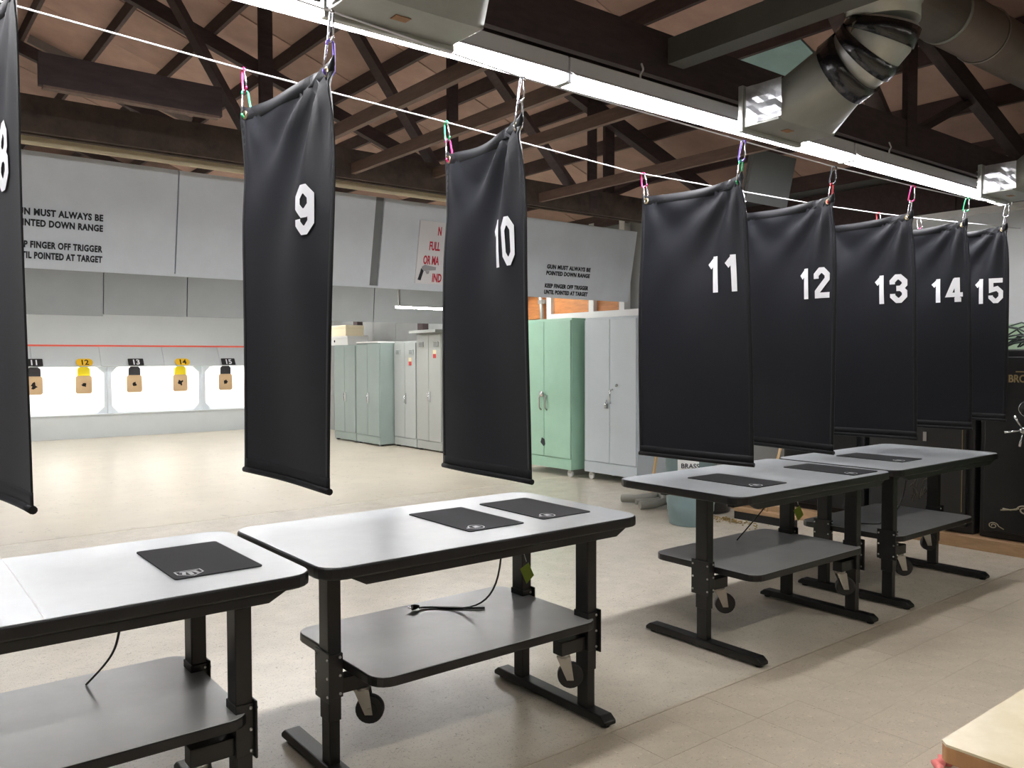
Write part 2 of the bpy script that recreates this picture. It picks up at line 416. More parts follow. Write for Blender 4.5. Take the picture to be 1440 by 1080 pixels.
# ceiling joists tied between the trusses
for x, y0, y1, z in ((2.56, 3.02, 6.1, 3.09), (3.17, 3.02, 6.1, 3.09), (3.95, 3.4, 6.1, 3.16), (5.15, 3.02, 6.1, 3.09), (6.6, 4.62, 6.1, 3.12)):
    MB().box(x - .02, x + .02, y0, y1, z, z + .085).build('joist', K['joist'], ceil)
MB().box(.8, 1.8, 5.18, 5.22, 3.10, 3.28).build('joist', K['dark_wood'], ceil)
MB().box(.82, 1.78, 5.17, 5.225, 3.085, 3.10).build('joist', K['joist'], ceil)  # lighter strip: the board's lit lower edge, put in as colour
MB().box(3.30, 3.42, .2, 2.88, 3.11, 3.24).build('painted_joist', K['joist_gray'], ceil)['label'] = 'gray painted joist'
struct(MB().box(-1.5, 4.7, 6.4, 6.43, 3.045, 3.105).build('trim_1', K['cream']))
# trusses
def truss(y, label, dusty=False, pale=False, webs=2):
    t = thing('roof_truss', label, 'truss', (0, y, 0))
    zb = 3.055
    for dy in (-.045, .045):
        MB().box(-5.9, 8.22, dy - .02, dy + .02, zb, zb + .235).build('bottom_chord', K['dust_wood' if dusty else 'dark_wood'], t)
    for xa, xb in ((8.2, XR), (XR, -5.9)):
        MB().bar((xa, 0, roof_z(xa) - .19), (xb, 0, roof_z(xb) - .19), .09, .15).build('top_chord', K['dark_wood'], t)
    J = [5.85, 4.15, 2.45, .75, -1.0] if webs == 2 else [5.95] if webs else []
    for k, x in enumerate(J):
        MB().box(x - .05, x + .05, -.07, -.03, zb + .05, roof_z(x) - .15).build('web', K['dark_wood'], t)
        if k < len(J) - 1:
            MB().bar((x - .02, .05, zb + .1), (J[k + 1], .05, roof_z(J[k + 1]) - .22), .05, .12, (0, 1, 0)).build('web', K['dark_wood_y'], t)
    if webs: MB().box(6.12, 6.25, .03, .07, zb + .05, roof_z(6.05) - .15).build('web', K['dark_wood'], t)
    if webs == 1: MB().bar((5.93, .05, zb + .1), (4.4, .05, roof_z(4.4) - .22), .05, .12, (0, 1, 0)).build('web', K['dark_wood_y'], t)
    if webs: MB().bar((J[0], .05, zb + .1), (7.15, .05, roof_z(7.15) - .22), .05, .1, (0, 1, 0)).build('web', K['dark_wood'], t)
    if pale:
        for x in xs[5:12]:
            MB().bar((x - .06, -.09, roof_z(x - .06) - .05), (x - PX + .06, -.09, roof_z(x - PX + .06) - .05), .02, .11).build('blocking', K['pale_board'], t)
    return t
truss(2.99, 'dark brown roof truss nearest the viewer, carrying the strip lights', webs=1)
truss(6.15, 'dusty dark roof truss just above the lettered gray panels', dusty=True)
truss(9.35, 'third dark roof truss, over the far side of the lettered panels', webs=0)
truss(12.4, 'fourth dark roof truss with pale blocking, glimpsed above the baffle', pale=True, webs=0)
truss(15.6, 'farthest dark roof truss, over the target wall', webs=0)

# ------------------------------------------------------------------ fluorescent fixtures
def fixture(name, label, loc, L, tubemat, rz=0., group=None, hooks=False, drop=0.):
    t = thing(name, label, 'light', loc, rz, group)
    MB().box(0, L, -.05, .05, .045, .115).build('housing', K['fixture'], t, .004)
    rf = MB()
    for s in (-1, 1):
        rf.face([(0, s * .05, .05), (L, s * .05, .05), (L, s * .085, .022), (0, s * .085, .022)])
    rf.build('reflector', K['fixture'], t)
    for s in (-1, 1):
        MB().tube([(.02, s * .034, .022), (L - .02, s * .034, .022)], .019, 10).build('tube', tubemat, t)
    for x in (0, L - .014): MB().box(x, x + .014, -.05, .05, .0, .045).build('end_cap', K['fixture'], t)
    if hooks:
        for x in (.5, L - .5):
            MB().tube([(x, -.01, .115), (x, -.012, .15), (x + .01, -.02, .17), (x + .02, -.01, .185), (x + .02, 0, .21)], .005, 6).build('hook', K['white'], t)
    if drop:
        for x in (.1, L - .1): MB().bar((x, 0, .11), (x, 0, .11 + drop), .02, .02, (0, 1, 0)).build('hanger', K['galv'], t)
    return t
FL = 2.44; YL, ZL = 2.85, 2.845
LBL = ['strip light behind the nearest banner, left end of the lit row', 'lit strip light partly behind the left duct outlet', 'lit strip light between the left and middle duct outlets', 'lit strip light to the right of the middle duct outlet']
for k in range(4):
    fixture('strip_light', LBL[k], (7.43 - FL * (4 - k), YL, ZL), FL - .01, K['tube'], hooks=True)
for k in range(3):   # range lights hung from the trusses behind the baffles
    fixture('strip_light', 'range strip light hung out of sight above the concrete floor', (.1 + 2.7 * k, 15.6, 2.75), FL, K['tube_range'], group='range lights behind the baffles', drop=.185)
    fixture('strip_light', 'range strip light hung out of sight above the concrete floor', (.1 + 2.7 * k, 9.45, 2.75), FL, K['tube_range'], group='range lights behind the baffles', drop=.185)
    fixture('strip_light', 'range strip light hung out of sight above the concrete floor', (.1 + 2.7 * k, 12.4, 2.75), FL, K['tube_range'], group='range lights behind the baffles', drop=.185)
sl = thing('strip_light', 'slim white strip light on hangers in front of the far baffle', 'light', (5.43, 9.31, 2.25))
MB().box(0, 1.25, -.02, .02, .02, .035).build('housing', K['fixture'], sl)
MB().tube([(0.01, 0, .008), (1.24, 0, .008)], .013, 10).build('tube', K['tube_range'], sl)
for x in (.06, 1.19): MB().bar((x, 0, .035), (x, 0, .805), .025, .012, (0, 1, 0)).build('hanger', K['galv'], sl)
for k in range(3):   # lobby lights over the viewer
    fixture('strip_light', 'lobby strip light above the vinyl tile floor', (-3 + 3.2 * k, .2, 2.95), FL, K['tube_lobby'], group='lobby lights over the tile floor')

# ------------------------------------------------------------------ overhead baffles
def baffle(name, label, yb, zb, yt, zt, edges, m, gap=.012):
    t = thing(name, label, 'baffle', (0, 0, 0))
    v = Vector((0, yt - yb, zt - zb)); h = v.length
    M = frame_m((0, yb, zb), (1, 0, 0), v)
    for x0, x1, dz in edges:
        MB().box(x0 + gap / 2, x1 - gap / 2, dz, h + dz, -.03, 0, M).build('baffle_panel', m, t)
    xa, xb = min(e[0] for e in edges), max(e[1] for e in edges)
    MB().box(xa, xb, .01, h - .01, -.05, -.034, M).build('light_stop_board', m, t)  # added behind the seams to stop light leaking through
    return t, M, h
bf, BM, BH = baffle('overhead_baffle', 'long gray overhead baffle with black stencilled safety rules', 7.0, 2.29, 6.85, 3.10,
    [(-2.2, -.2, 0), (-.2, 2.03, 0), (2.03, 3.81, 0), (3.89, 5.6, 0), (5.6, 7.32, 0)], K['gray_paint'])
MB().box(3.80, 3.90, .0, BH, -.033, -.022, BM).build('gap_shade_strip', K['shaded_dark_gray'], bf)  # darker strip gives the recessed gap its shade by colour
MB().box(-2.2, 7.32, -.02, .0, -.06, 0, BM).build('bottom_edge', K['gray_paint'], bf)
LINES = ['GUN MUST ALWAYS BE', 'POINTED DOWN RANGE', '', 'KEEP FINGER OFF TRIGGER', 'UNTIL POINTED AT TARGET']
def rules(x0, zt, wd, size=.066, dz=.0775):
    for k, s in enumerate(LINES):
        if not s: continue
        o = text('stencil_lettering', s, size, K['stencil'], Matrix.Identity(4), bf, bold=.003, spacing=1.1)
        xw = max(v.co.x for v in o.data.vertices)
        yy = (zt - k * dz - 2.29) / math.cos(math.atan2(.15, .81)) - .052
        o.data.transform(BM @ Matrix.Translation((x0, yy, .003)) @ Matrix.Scale(wd / xw, 4, Vector((1, 0, 0))))
rules(.875, 2.705, .61)
rules(2.60, 2.66, .61)
rules(5.97, 2.64, .66, .06, .069)
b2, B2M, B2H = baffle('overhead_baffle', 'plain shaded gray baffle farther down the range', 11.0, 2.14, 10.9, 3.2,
    [(-1.6, 2.34, -.02), (2.34, 3.33, 0), (3.33, 6.04, 0), (6.04, 8.1, 0)], K['shaded_dark_gray'])
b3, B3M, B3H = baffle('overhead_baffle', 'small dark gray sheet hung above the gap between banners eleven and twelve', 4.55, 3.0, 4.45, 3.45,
    [(6.25, 6.9, 0)], K['shaded_dark_gray'])
# sign on the baffle
sg = thing('warning_sign', 'white sign with red lettering and a revolver on the gray baffle', 'sign', (0, 0, 0))
MB().box(4.295, 5.03, .05, .66, .002, .012, BM).build('sign_board', K['sign_white'], sg)
def stext(s, x, y, size, m, sx=.6):
    o = text('sign_lettering', s, size, m, BM @ Matrix.Translation((x, y, .014)), sg, bold=.0035, sx=sx)
stext('N', 4.505, .535, .115, K['sign_red'], .5)
stext('FULL', 4.42, .385, .115, K['sign_red'], .5)
stext('OR MA', 4.365, .245, .115, K['sign_red'], .5)
stext('IND', 4.485, .075, .115, K['sign_red'], .55)
gb = MB(); G = BM @ Matrix.Translation((4.32, .085, .0125))
gb.prism([(.0, .0), (.035, -.005), (.06, .09), (.03, .115), (.02, .07)], 0, .002, G)
gb.build('revolver_grip', K['stencil'], sg)
gb = MB()
gb.prism([(.04, .10), (.07, .09), (.2, .105), (.2, .135), (.07, .15), (.035, .13)], 0, .002, G)
gb.prism([(.08, .09), (.13, .092), (.12, .065), (.1, .06)], 0, .0015, G)
gb.build('revolver_body', K['sign_gray'], sg)

# ------------------------------------------------------------------ target wall at the far end
tw = sempty('trim_2')
MB().box(-3, 8.3, 18.45, 18.5, 1.87, 3.4).build('upper_board', K['wall_gray'], tw)
MB().box(-3, 8.3, 18.43, 18.45, 1.85, 1.885).build('red_line', K['red'], tw)['label'] = 'red painted line'
seams = [-1.06, .16, 1.38, 2.6, 3.82, 5.04, 6.22, 7.44, 8.3]
for a, b in zip(seams[:-1], seams[1:]):
    m = MB(); n = len(m.v)
    dz = .004 if seams.index(a) % 2 else 0
    m.v = [(a + .004, 18.44, 1.86), (b - .004, 18.44, 1.86), (b - .004, 18.2 - dz, 1.455 - dz), (a + .004, 18.2 - dz, 1.455 - dz),
           (a + .004, 18.47, 1.86), (b - .004, 18.47, 1.86), (b - .004, 18.23, 1.44), (a + .004, 18.23, 1.44)]
    m.f = [(0, 3, 2, 1), (4, 5, 6, 7), (0, 1, 5, 4), (2, 3, 7, 6), (1, 2, 6, 5), (0, 4, 7, 3)]
    m.build('slanted_board', K['wall_gray'], tw)
MB().box(-3, 8.3, 18.36, 18.5, 0, .47).build('lower_board', K['wall_gray'], tw)
MB().box(-3, 8.3, 18.33, 18.4, .46, .48).build('sill', K['wall_gray'], tw)
for k in range(-2, 3):
    x0 = 3.98 + (k - 1) * 1.9; x1 = x0 + 1.9
    if x0 > 8: continue
    m = MB(); o_ = .07; c = .13; zb, zt = .48, 1.44
    inn = [(x0 + o_ + c, zb + .02), (x1 - o_ - c, zb + .02), (x1 - o_, zb + .02 + c), (x1 - o_, zt - c), (x1 - o_ - c, zt), (x0 + o_ + c, zt), (x0 + o_, zt - c), (x0 + o_, zb + .02 + c)]
    out = [(x0 + o_ + c, zb), (x1 - o_ - c, zb), (x1, zb), (x1, zt), (x1 - o_ - c, zt + .02), (x0 + o_ + c, zt + .02), (x0, zt), (x0, zb)]
    for i in range(8):
        j = (i + 1) % 8
        m.face([(out[i][0], 18.42, out[i][1]), (out[j][0], 18.42, out[j][1]), (inn[j][0], 18.42, inn[j][1]), (inn[i][0], 18.42, inn[i][1])])
        m.face([(inn[i][0], 18.42, inn[i][1]), (inn[j][0], 18.42, inn[j][1]), (inn[j][0], 18.5, inn[j][1]), (inn[i][0], 18.5, inn[i][1])])
    m.build('bay_frame', K['gray_paint'], tw)
    MB().box(x0 - .012, x0 + .012, 18.38, 18.42, .48, 1.44).build('bay_post', K['gray_paint'], tw)
    MB().box(x0, x1, 18.95, 18.97, .3, 1.6).build('backboard', K['backboard'], tw)
    MB().box(x0, x1, 18.5, 18.95, .44, .47).build('bay_floor', K['backboard'], tw)
    fixture('bay_light', 'strip light tucked above a white target bay', (x0 + .1, 18.62, 1.5), 1.6, K['tube_bay'], group='strip lights inside the target bays')
# numbered targets
TW = {11: 'eleven', 12: 'twelve', 13: 'thirteen', 14: 'fourteen', 15: 'fifteen'}; TO = {11: 'leftmost', 12: 'second from the left', 13: 'middle one', 14: 'second from the right', 15: 'rightmost'}
for num, x, yel in ((11, 2.67, 0), (12, 3.55, 1), (13, 4.51, 0), (14, 5.44, 1), (15, 6.42, 0)):
    kind = 'yellow' if yel else 'black'
    p = thing('number_plate', f'small {kind} plate numbered {TW[num]}, {TO[num]} of the row above the targets', 'number plate', (x - .04, 18.2, 1.53), 0, 'target number plates')
    PMx = frame_m((0, 0, 0), (1, 0, 0), (0, .24, .41))
    poly = rrect(-.15, .15, -.08, .08, .07 if yel else .012)
    MB().prism(poly, .004, .012, PMx).build('plate', K['plate_yellow' if yel else 'plate_black'], p)
    text('numeral', str(num), .16, K['plate_black' if yel else 'digit'], PMx @ Matrix.Translation((0, -.058, .014)), p, 'CENTER', .004)
    t = thing('paper_target', f'tan square target on a {kind} clip, {TO[num]} in the row of targets', 'target', (x, 18.5, .9))
    MB().prism([(-.15, 0.03), (-.12, 0), (.12, 0), (.15, .03), (.15, .33), (.12, .36), (-.12, .36), (-.15, .33)], -.006, .006, Matrix.Rotation(PI / 2, 4, 'X')).build('card', K['card'], t)
    hp = []
    for k in range(14):
        a = 2 * PI * k / 14; r = random.uniform(.025, .075 if num in (11, 14) else .055); hp.append((r * math.cos(a) + random.uniform(-.01, .01), .18 + r * 1.2 * math.sin(a)))
    MB().prism(hp, .006, .009, Matrix.Rotation(PI / 2, 4, 'X')).build('shot_hole', K['hole'], t)
    MB().prism([(-.115, .36), (.115, .36), (.115, .5), (.07, .54), (-.07, .54), (-.115, .5)], -.02, .02, Matrix.Rotation(PI / 2, 4, 'X')).build('clip', K['clip_yellow' if yel else 'clip_black'], t)
    MB().tube([(0, 0, .53), (0, .01, .62)], .012, 6).build('wire', K['steel'], t)

# ------------------------------------------------------------------ cabinets along the right wall
def cabinet(name, label, cat, xf, y0, y1, z0, z1, depth, m, handle, casters=False, vents=False, sticker=False, cornice=False, split=.5):
    t = thing(name, label, cat, (xf, (y0 + y1) / 2, 0)); h = (y1 - y0) / 2
    MB().box(.022, depth, -h, h, z0, z1).build('body', m, t, .006)
    MB().box(.008, .03, -h, h, z0, z0 + .14).build('base_rail', m, t, .003)
    ymid = -h + 2 * h * split
    for a, b in ((-h + .012, ymid - .004), (ymid + .004, h - .012)):
        d = MB().box(0, .022, a, b, z0 + .15, z1 - .03).build('door', m, t, .004)
    hz = z0 + (z1 - z0) * .45
    if handle == 'lever':
        MB().box(-.012, .0, ymid - .055, ymid - .02, hz - .09, hz + .1).build('handle_plate', K['chrome'], t, .003)
        MB().tube([(-.03, ymid - .037, hz - .07), (-.035, ymid - .037, hz), (-.03, ymid - .037, hz + .07)], .01, 8).build('handle', K['chrome'], t)
    elif handle == 'padlock':
        for s in (-1, 1):
            MB().tube([(-.002, ymid + s * .06, hz - .13), (-.035, ymid + s * .06, hz - .1), (-.035, ymid + s * .06, hz + .04), (-.002, ymid + s * .06, hz + .07)], .011, 8).build('handle', K['steel'], t)
        MB().tube([(-.03, ymid - .06, hz + .04), (-.035, ymid, hz + .1), (-.03, ymid + .06, hz + .04)], .009, 8).build('chain', K['steel'], t)
        MB().lathe([(.001, 0), (.04, 0), (.04, .02), (.001, .02)], 14, (-.035, ymid, hz + .09), Matrix.Rotation(-PI / 2, 4, 'Y')).build('padlock', K['chrome'], t)
        MB().prism([(.02, .0), (.05, .03), (.035, .1), (-.02, .12), (-.045, .05)], 0, .003, Matrix.Translation((-.004, ymid + .02, z0 + .28)) @ frame_m((0, 0, 0), (0, -1, 0), (0, 0, 1))).build('dark_stain', K['stencil'], t)
    elif handle == 'swing':
        MB().tube([(-.004, ymid - .06, hz + .19), (-.045, ymid - .055, hz + .17), (-.04, ymid - .045, hz + .05), (-.004, ymid - .02, hz + .01)], .011, 8).build('handle', K['chrome'], t)
        MB().box(-.03, 0, ymid + .02, ymid + .07, hz - .06, hz + .0).build('padlock', K['chrome'], t, .006)
        MB().tube([(-.015, ymid + .03, hz), (-.015, ymid + .04, hz + .05), (-.015, ymid + .06, hz)], .005, 6).build('shackle', K['chrome'], t)
        MB().lathe([(.001, 0), (.02, 0), (.02, .01), (.001, .01)], 12, (0, ymid - .13, hz + .24), Matrix.Rotation(-PI / 2, 4, 'Y')).build('keyhole', K['chrome'], t)
    if vents:
        for yy in ((ymid - h) / 2 * 1.25, (ymid + h) / 2 * 1.15):
            v = MB().box(-.02, 0, yy - .075, yy + .075, z1 - .24, z1 - .15).build('vent_plate', m, t, .006)
            for kk in range(3): MB().box(-.023, -.02, yy - .05, yy + .05, z1 - .225 + kk * .025, z1 - .217 + kk * .025).build('louver', K['stencil'], v)
    if sticker:
        yy = (ymid - h) / 2
        MB().box(-.002, 0, yy - .05, yy + .05, z1 - .36, z1 - .29).build('sticker', K['sticker_cream'], t)
        MB().box(-.002, 0, yy - .045, yy + .045, z1 - .43, z1 - .36).build('sticker', K['sticker_red'], t)
    if cornice: MB().box(-.13, depth, -h - .03, h + .03, z1, z1 + .05).build('top_board', m, t, .004)
    if casters:
        for sx in (.07, depth - .07):
            for s in (-1, 1):
                c = MB().box(sx - .02, sx + .02, s * (h - .08) - .03, s * (h - .08) + .03, .05, z0).build('caster', K['steel'], t)
                MB().tube([(sx - .018, s * (h - .08), .045), (sx + .018, s * (h - .08), .045)], .045, 14).build('wheel', K['box_white'], c)
    else:
        for sx in (.06, depth - .06):
            for s in (-1, 1): MB().box(sx - .03, sx + .03, s * (h - .05) - .03, s * (h - .05) + .03, 0, z0).build('foot', K['black_metal'], t)
    return t
cabinet('metal_locker', 'gray green steel locker farthest from the viewer, beside its twin', 'locker', 7.36, 14.12, 15.02, .03, 1.86, .6, K['cab_dark'], 'lever', sticker=False)
cabinet('metal_locker', 'gray green steel locker with a white sheet on top, nearer of the twins', 'locker', 7.36, 13.2, 14.1, .03, 1.88, .6, K['cab_dark'], 'lever')
cabinet('metal_locker', 'low light gray locker with two small vent plates and a sticker', 'locker', 7.65, 12.42, 13.18, .03, 1.90, .5, K['cab_light'], 'lever', vents=True, sticker=True)
cabinet('metal_locker', 'tall warm gray locker with overhanging top board, right of the low locker', 'locker', 7.65, 11.62, 12.4, .03, 2.03, .5, K['cab_tall'], 'lever', vents=True, sticker=True, cornice=True)
cabinet('storage_cabinet', 'mint green steel cabinet on casters with padlocked handles', 'cabinet', 7.4, 8.12, 9.22, .1, 2.13, .55, K['cab_green'], 'padlock', casters=True)
cabinet('storage_cabinet', 'cool gray double door cabinet on casters with swing handle', 'cabinet', 7.5, 7.03, 7.97, .1, 2.12, .55, K['cab_gray'], 'swing', casters=True)
o = thing('cardboard_box', 'small cream box on top of the farthest locker', 'box', (7.7, 15.1, 2.04))
MB().box(-.2, .2, -.32, .32, 0, .2).build('carton', K['box_cream'], o, .01); MB().box(-.205, .205, -.33, .33, .15, .215).build('lid', K['box_cream'], o, .01)
o = thing('storage_box', 'white box under the cream box on the farthest locker', 'box', (7.7, 15.02, 1.86))
MB().box(-.22, .22, -.36, .36, 0, .15).build('carton', K['box_white'], o, .006); MB().box(-.23, .23, -.37, .37, .14, .18).build('lid', K['box_white'], o, .004)
MB().lathe([(.001, 0), (.025, 0), (.025, .004), (.001, .004)], 12, (-.22, .2, .08), Matrix.Rotation(-PI / 2, 4, 'Y')).build('hand_hole', K['hole'], o)
o = MB().box(-.4, .18, -.42, .42, 0, .025).build('white_panel', K['white'], None, .004, loc=(7.76, 13.66, 1.882)); tag(o, 'flat white panel lying on top of the nearer twin locker', 'panel')
o = thing('conduit', 'gray bent conduit on the wall above the mint cabinet', 'pipe', (8.15, 9.75, 2.3))
MB().tube([(0, .35, .1), (0, .2, .28), (0, 0, .3), (0, -.12, .22), (0, -.15, 0), (0, -.15, -.25)], .03, 10).build('pipe', K['galv'], o)
MB().box(-.03, .045, -.2, -.1, .12, .18).build('bracket', K['galv'], o)

# ------------------------------------------------------------------ safes, plinth
MB().box(7.22, 8.25, 1.3, 5.9, 0, .1).build('plinth', K['plinth'], None, .004)
tag(bpy.data.objects['plinth'], 'long low wooden plinth under the black safes along the right wall', 'plinth')
def safe(label, y0, y1, z1, m):
    t = thing('gun_safe', label, 'safe', (7.3, (y0 + y1) / 2, .1)); h = (y1 - y0) / 2
    MB().box(.03, .85, -h, h, 0, z1 - .1).build('body', m, t, .012)
    MB().box(-.02, .03, -h + .05, h - .05, .06, z1 - .16).build('door', m, t, .008)
    return t, h
def curve_pts(f, n, a, b): return [f(a + (b - a) * i / n) for i in range(n + 1)]
s1, h1 = safe('black gun safe with chrome spoke handle and dial, nearest the viewer', 1.78, 2.98, 1.66, K['safe'])
def yz(y, z, x=-.024): return (x, y - 2.38, z - .1)
dl = MB().lathe([(.001, 0), (.055, 0), (.05, .02), (.03, .025), (.03, .05), (.001, .05)], 24, yz(2.61, 1.185, -.02), Matrix.Rotation(-PI / 2, 4, 'Y')).build('dial', K['black_metal'], s1)
MB().tube(curve_pts(lambda a: yz(2.61 + .06 * math.cos(a), 1.185 + .06 * math.sin(a), -.03), 24, 0, 2 * PI)[:-1], .004, 6, closed=True).build('dial_ring', K['chrome'], dl)
hb = MB().lathe([(.001, 0), (.035, 0), (.03, .05), (.02, .07), (.001, .07)], 18, yz(2.62, 1.015, -.02), Matrix.Rotation(-PI / 2, 4, 'Y')).build('handle_hub', K['chrome'], s1)
for k in range(5):
    a = math.radians(100 + 72 * k)
    MB().tube([yz(2.62 + .03 * math.sin(a), 1.015 + .03 * math.cos(a), -.075), yz(2.62 + .085 * math.sin(a), 1.015 + .085 * math.cos(a), -.085), yz(2.62 + .13 * math.sin(a), 1.015 + .13 * math.cos(a), -.085)], [.007, .009, .014], 8).build('handle_spoke', K['chrome'], hb)
def spiral(y, z, r, turns, dirn, tail):
    pts = []
    for i in range(30):
        a = i / 29 * turns * 2 * PI; rr = r * (1 - .75 * i / 29); pts.append(yz(y + dirn * rr * math.cos(a), z + rr * .7 * math.sin(a)))
    return [yz(y + dirn * (r + tail), z - .02)] + pts
MB().tube(spiral(2.85, .215, .04, 1.6, -1, .04), .004, 5).build('scroll_ornament', K['scroll'], s1)
MB().tube(spiral(2.62, .37, .055, 1.6, 1, .12), .006, 5).build('scroll_ornament', K['scroll'], s1)
MB().tube([yz(2.78, .365), yz(2.72, .36), yz(2.66, .38)], .006, 5).build('scroll_ornament', K['scroll'], s1)
text('safe_lettering', 'BRO', .085, K['gold'], frame_m(yz(2.755, 1.395, -.022), (0, -1, 0), (0, 0, 1)), s1, bold=.002, sx=.8, thick=.002)
MB().box(-.023, -.02, 2.50 - 2.38, 2.70 - 2.38, 1.375, 1.384).build('gold_underline', K['gold'], s1)
s2, h2 = safe('black gun safe with a gold stripe and scratched scrolls behind the last table', 3.02, 3.95, 1.6, K['safe2'])
def yz2(y, z, x=-.024): return (x, y - 3.485, z - .1)
MB().bar(yz2(3.1, .29), yz2(3.1, 1.05), .006, .006, (0, 1, 0)).build('gold_stripe', K['gold'], s2)
MB().bar(yz2(3.4, .87, -.04), yz2(3.4, .95, -.04), .03, .03, (0, 1, 0)).build('handle', K['chrome'], s2)
for k in range(16):
    y, z = random.uniform(3.37, 3.52), random.uniform(.32, .56)
    MB().tube([yz2(y + random.uniform(-.05, .05), z + random.uniform(-.09, .09)), yz2(y, z), yz2(y + random.uniform(-.04, .04), z + random.uniform(-.09, .09))], .0025, 4).build('scroll_ornament', K['scroll_dim'], s2)
s3, h3 = safe('plain black gun safe, middle of the row behind the banners', 3.99, 4.85, 1.55, K['safe'])
MB().bar((-.05, .1, .8), (-.05, .1, .92), .03, .03, (0, 1, 0)).build('handle', K['chrome'], s3)
cbm = MB()
for k in range(46):
    y0, z0 = random.uniform(2.0, 2.85), 1.664
    L = random.uniform(.3, .6); hgt = random.uniform(.02, .19); a = random.uniform(-.5, .5)
    x0 = random.uniform(7.36, 7.7)
    cbm.tube([(x0 + .12 * math.sin(a) * i / 6, y0 - L / 2 + L * i / 6, z0 + .012 + hgt * math.sin(PI * i / 6) + random.uniform(0, .015)) for i in range(7)], .007, 5)
tag(cbm.build('cable_tangle', K['cable']), 'tangle of dark green cables heaped on the nearest black safe', 'cables', kind='stuff')

# ------------------------------------------------------------------ floor clutter in front of the safes
b = thing('waste_bin', 'blue gray ribbed plastic bin labelled BRASS beside the gray cabinet', 'bin', (6.26, 5.16, 0))
MB().lathe([(.19, 0), (.20, .005), (.205, .06), (.213, .065), (.215, .13), (.222, .135), (.223, .19), (.228, .2), (.24, .65), (.256, .655), (.26, .7), (.248, .71), (.236, .65), (.18, .05), (.001, .05)], 36).build('tub', K['bin'], b)
a0 = math.atan2(-5.16, -6.26) - .02
lb = MB()
for k in range(6):
    a, a2 = a0 - .5 + .14 * k, a0 - .5 + .14 * (k + 1)
    lb.face([(.239 * math.cos(a), .239 * math.sin(a), .53), (.239 * math.cos(a2), .239 * math.sin(a2), .53), (.243 * math.cos(a2), .243 * math.sin(a2), .64), (.243 * math.cos(a), .243 * math.sin(a), .64)])
lab = lb.build('label', K['label'], b)
rad = Vector((math.cos(a0), math.sin(a0), 0)); tan = Vector((-math.sin(a0), math.cos(a0), 0))
text('label_lettering', 'BRASS', .062, K['stencil'], frame_m(rad * .246 + Vector((0, 0, .565)), tan, (0, 0, 1)), lab, 'CENTER', .001)
h = thing('gray_hose', 'gray ribbed hose pieces lying on the floor beside the BRASS bin', 'hose', (6.72, 6.02, 0))
MB().tube([(-.15, .35, .05), (-.1, .2, .06), (-.02, .1, .08), (.1, .05, .1)], .045, 10).build('hose_piece', K['hose'], h)
MB().tube([(-.3, -.05, .045), (-.15, -.12, .05), (.05, -.1, .06), (.12, .05, .16), (.1, .1, .28)], .045, 10).build('hose_piece', K['hose'], h)
MB().tube([(-.2, .1, .05), (0, .02, .05), (.2, -.05, .08)], .03, 10).build('hose_piece', K['hose'], h)
tu = thing('storage_tub', 'low dark gray tub on the floor right of the bin', 'tub', (6.93, 5.5, 0))
MB().lathe([(.2, 0), (.24, .01), (.26, .2), (.275, .205), (.275, .225), (.25, .225), (.23, .03), (.001, .03)], 28).build('tub', K['safe2'], tu)
MB().tube([(-.27, 0, .2), (-.32, 0, .12), (-.28, .0, .05)], .008, 6).build('handle', K['steel'], tu)
cs = MB()
for k in range(170):
    a = random.uniform(0, 2 * PI); r = abs(random.gauss(0, .22))
    x, y = 6.62 + r * math.cos(a) * .35, 5.0 + r * math.sin(a) * 1.2; th = random.uniform(0, PI); c_, s_ = math.cos(th) * .008, math.sin(th) * .008
    z = .006 + max(0, .03 - r * .08) * random.random()
    cs.tube([(x - c_, y - s_, z), (x + c_, y + s_, z)], .0045, 5)
tag(cs.build('spent_casings', K['casing']), 'scatter of spent brass casings on the concrete below the bin', 'casings', kind='stuff')
br = thing('push_broom', 'push broom with black bristles and pale handle lying by the plinth', 'broom', (6.83, 4.72, 0))
MB().box(-.04, .04, -.33, .33, .075, .115).build('head_block', K['plinth'], br, .006)
MB().box(-.035, .035, -.33, .33, 0, .075).build('bristles', K['bristle'], br)
MB().tube([(0, -.02, .115), (.06, -.06, .5), (.11, -.13, .85)], .013, 8).build('handle', K['broom_wood'], br)
sp = thing('wood_stake', 'short wooden stake leaning beside the gray cabinet', 'stake', (6.98, 6.33, 0))
MB().bar((0, 0, 0.01), (.1, -.05, .78), .03, .02, (0, 1, 0)).build('stake', K['broom_wood'], sp)

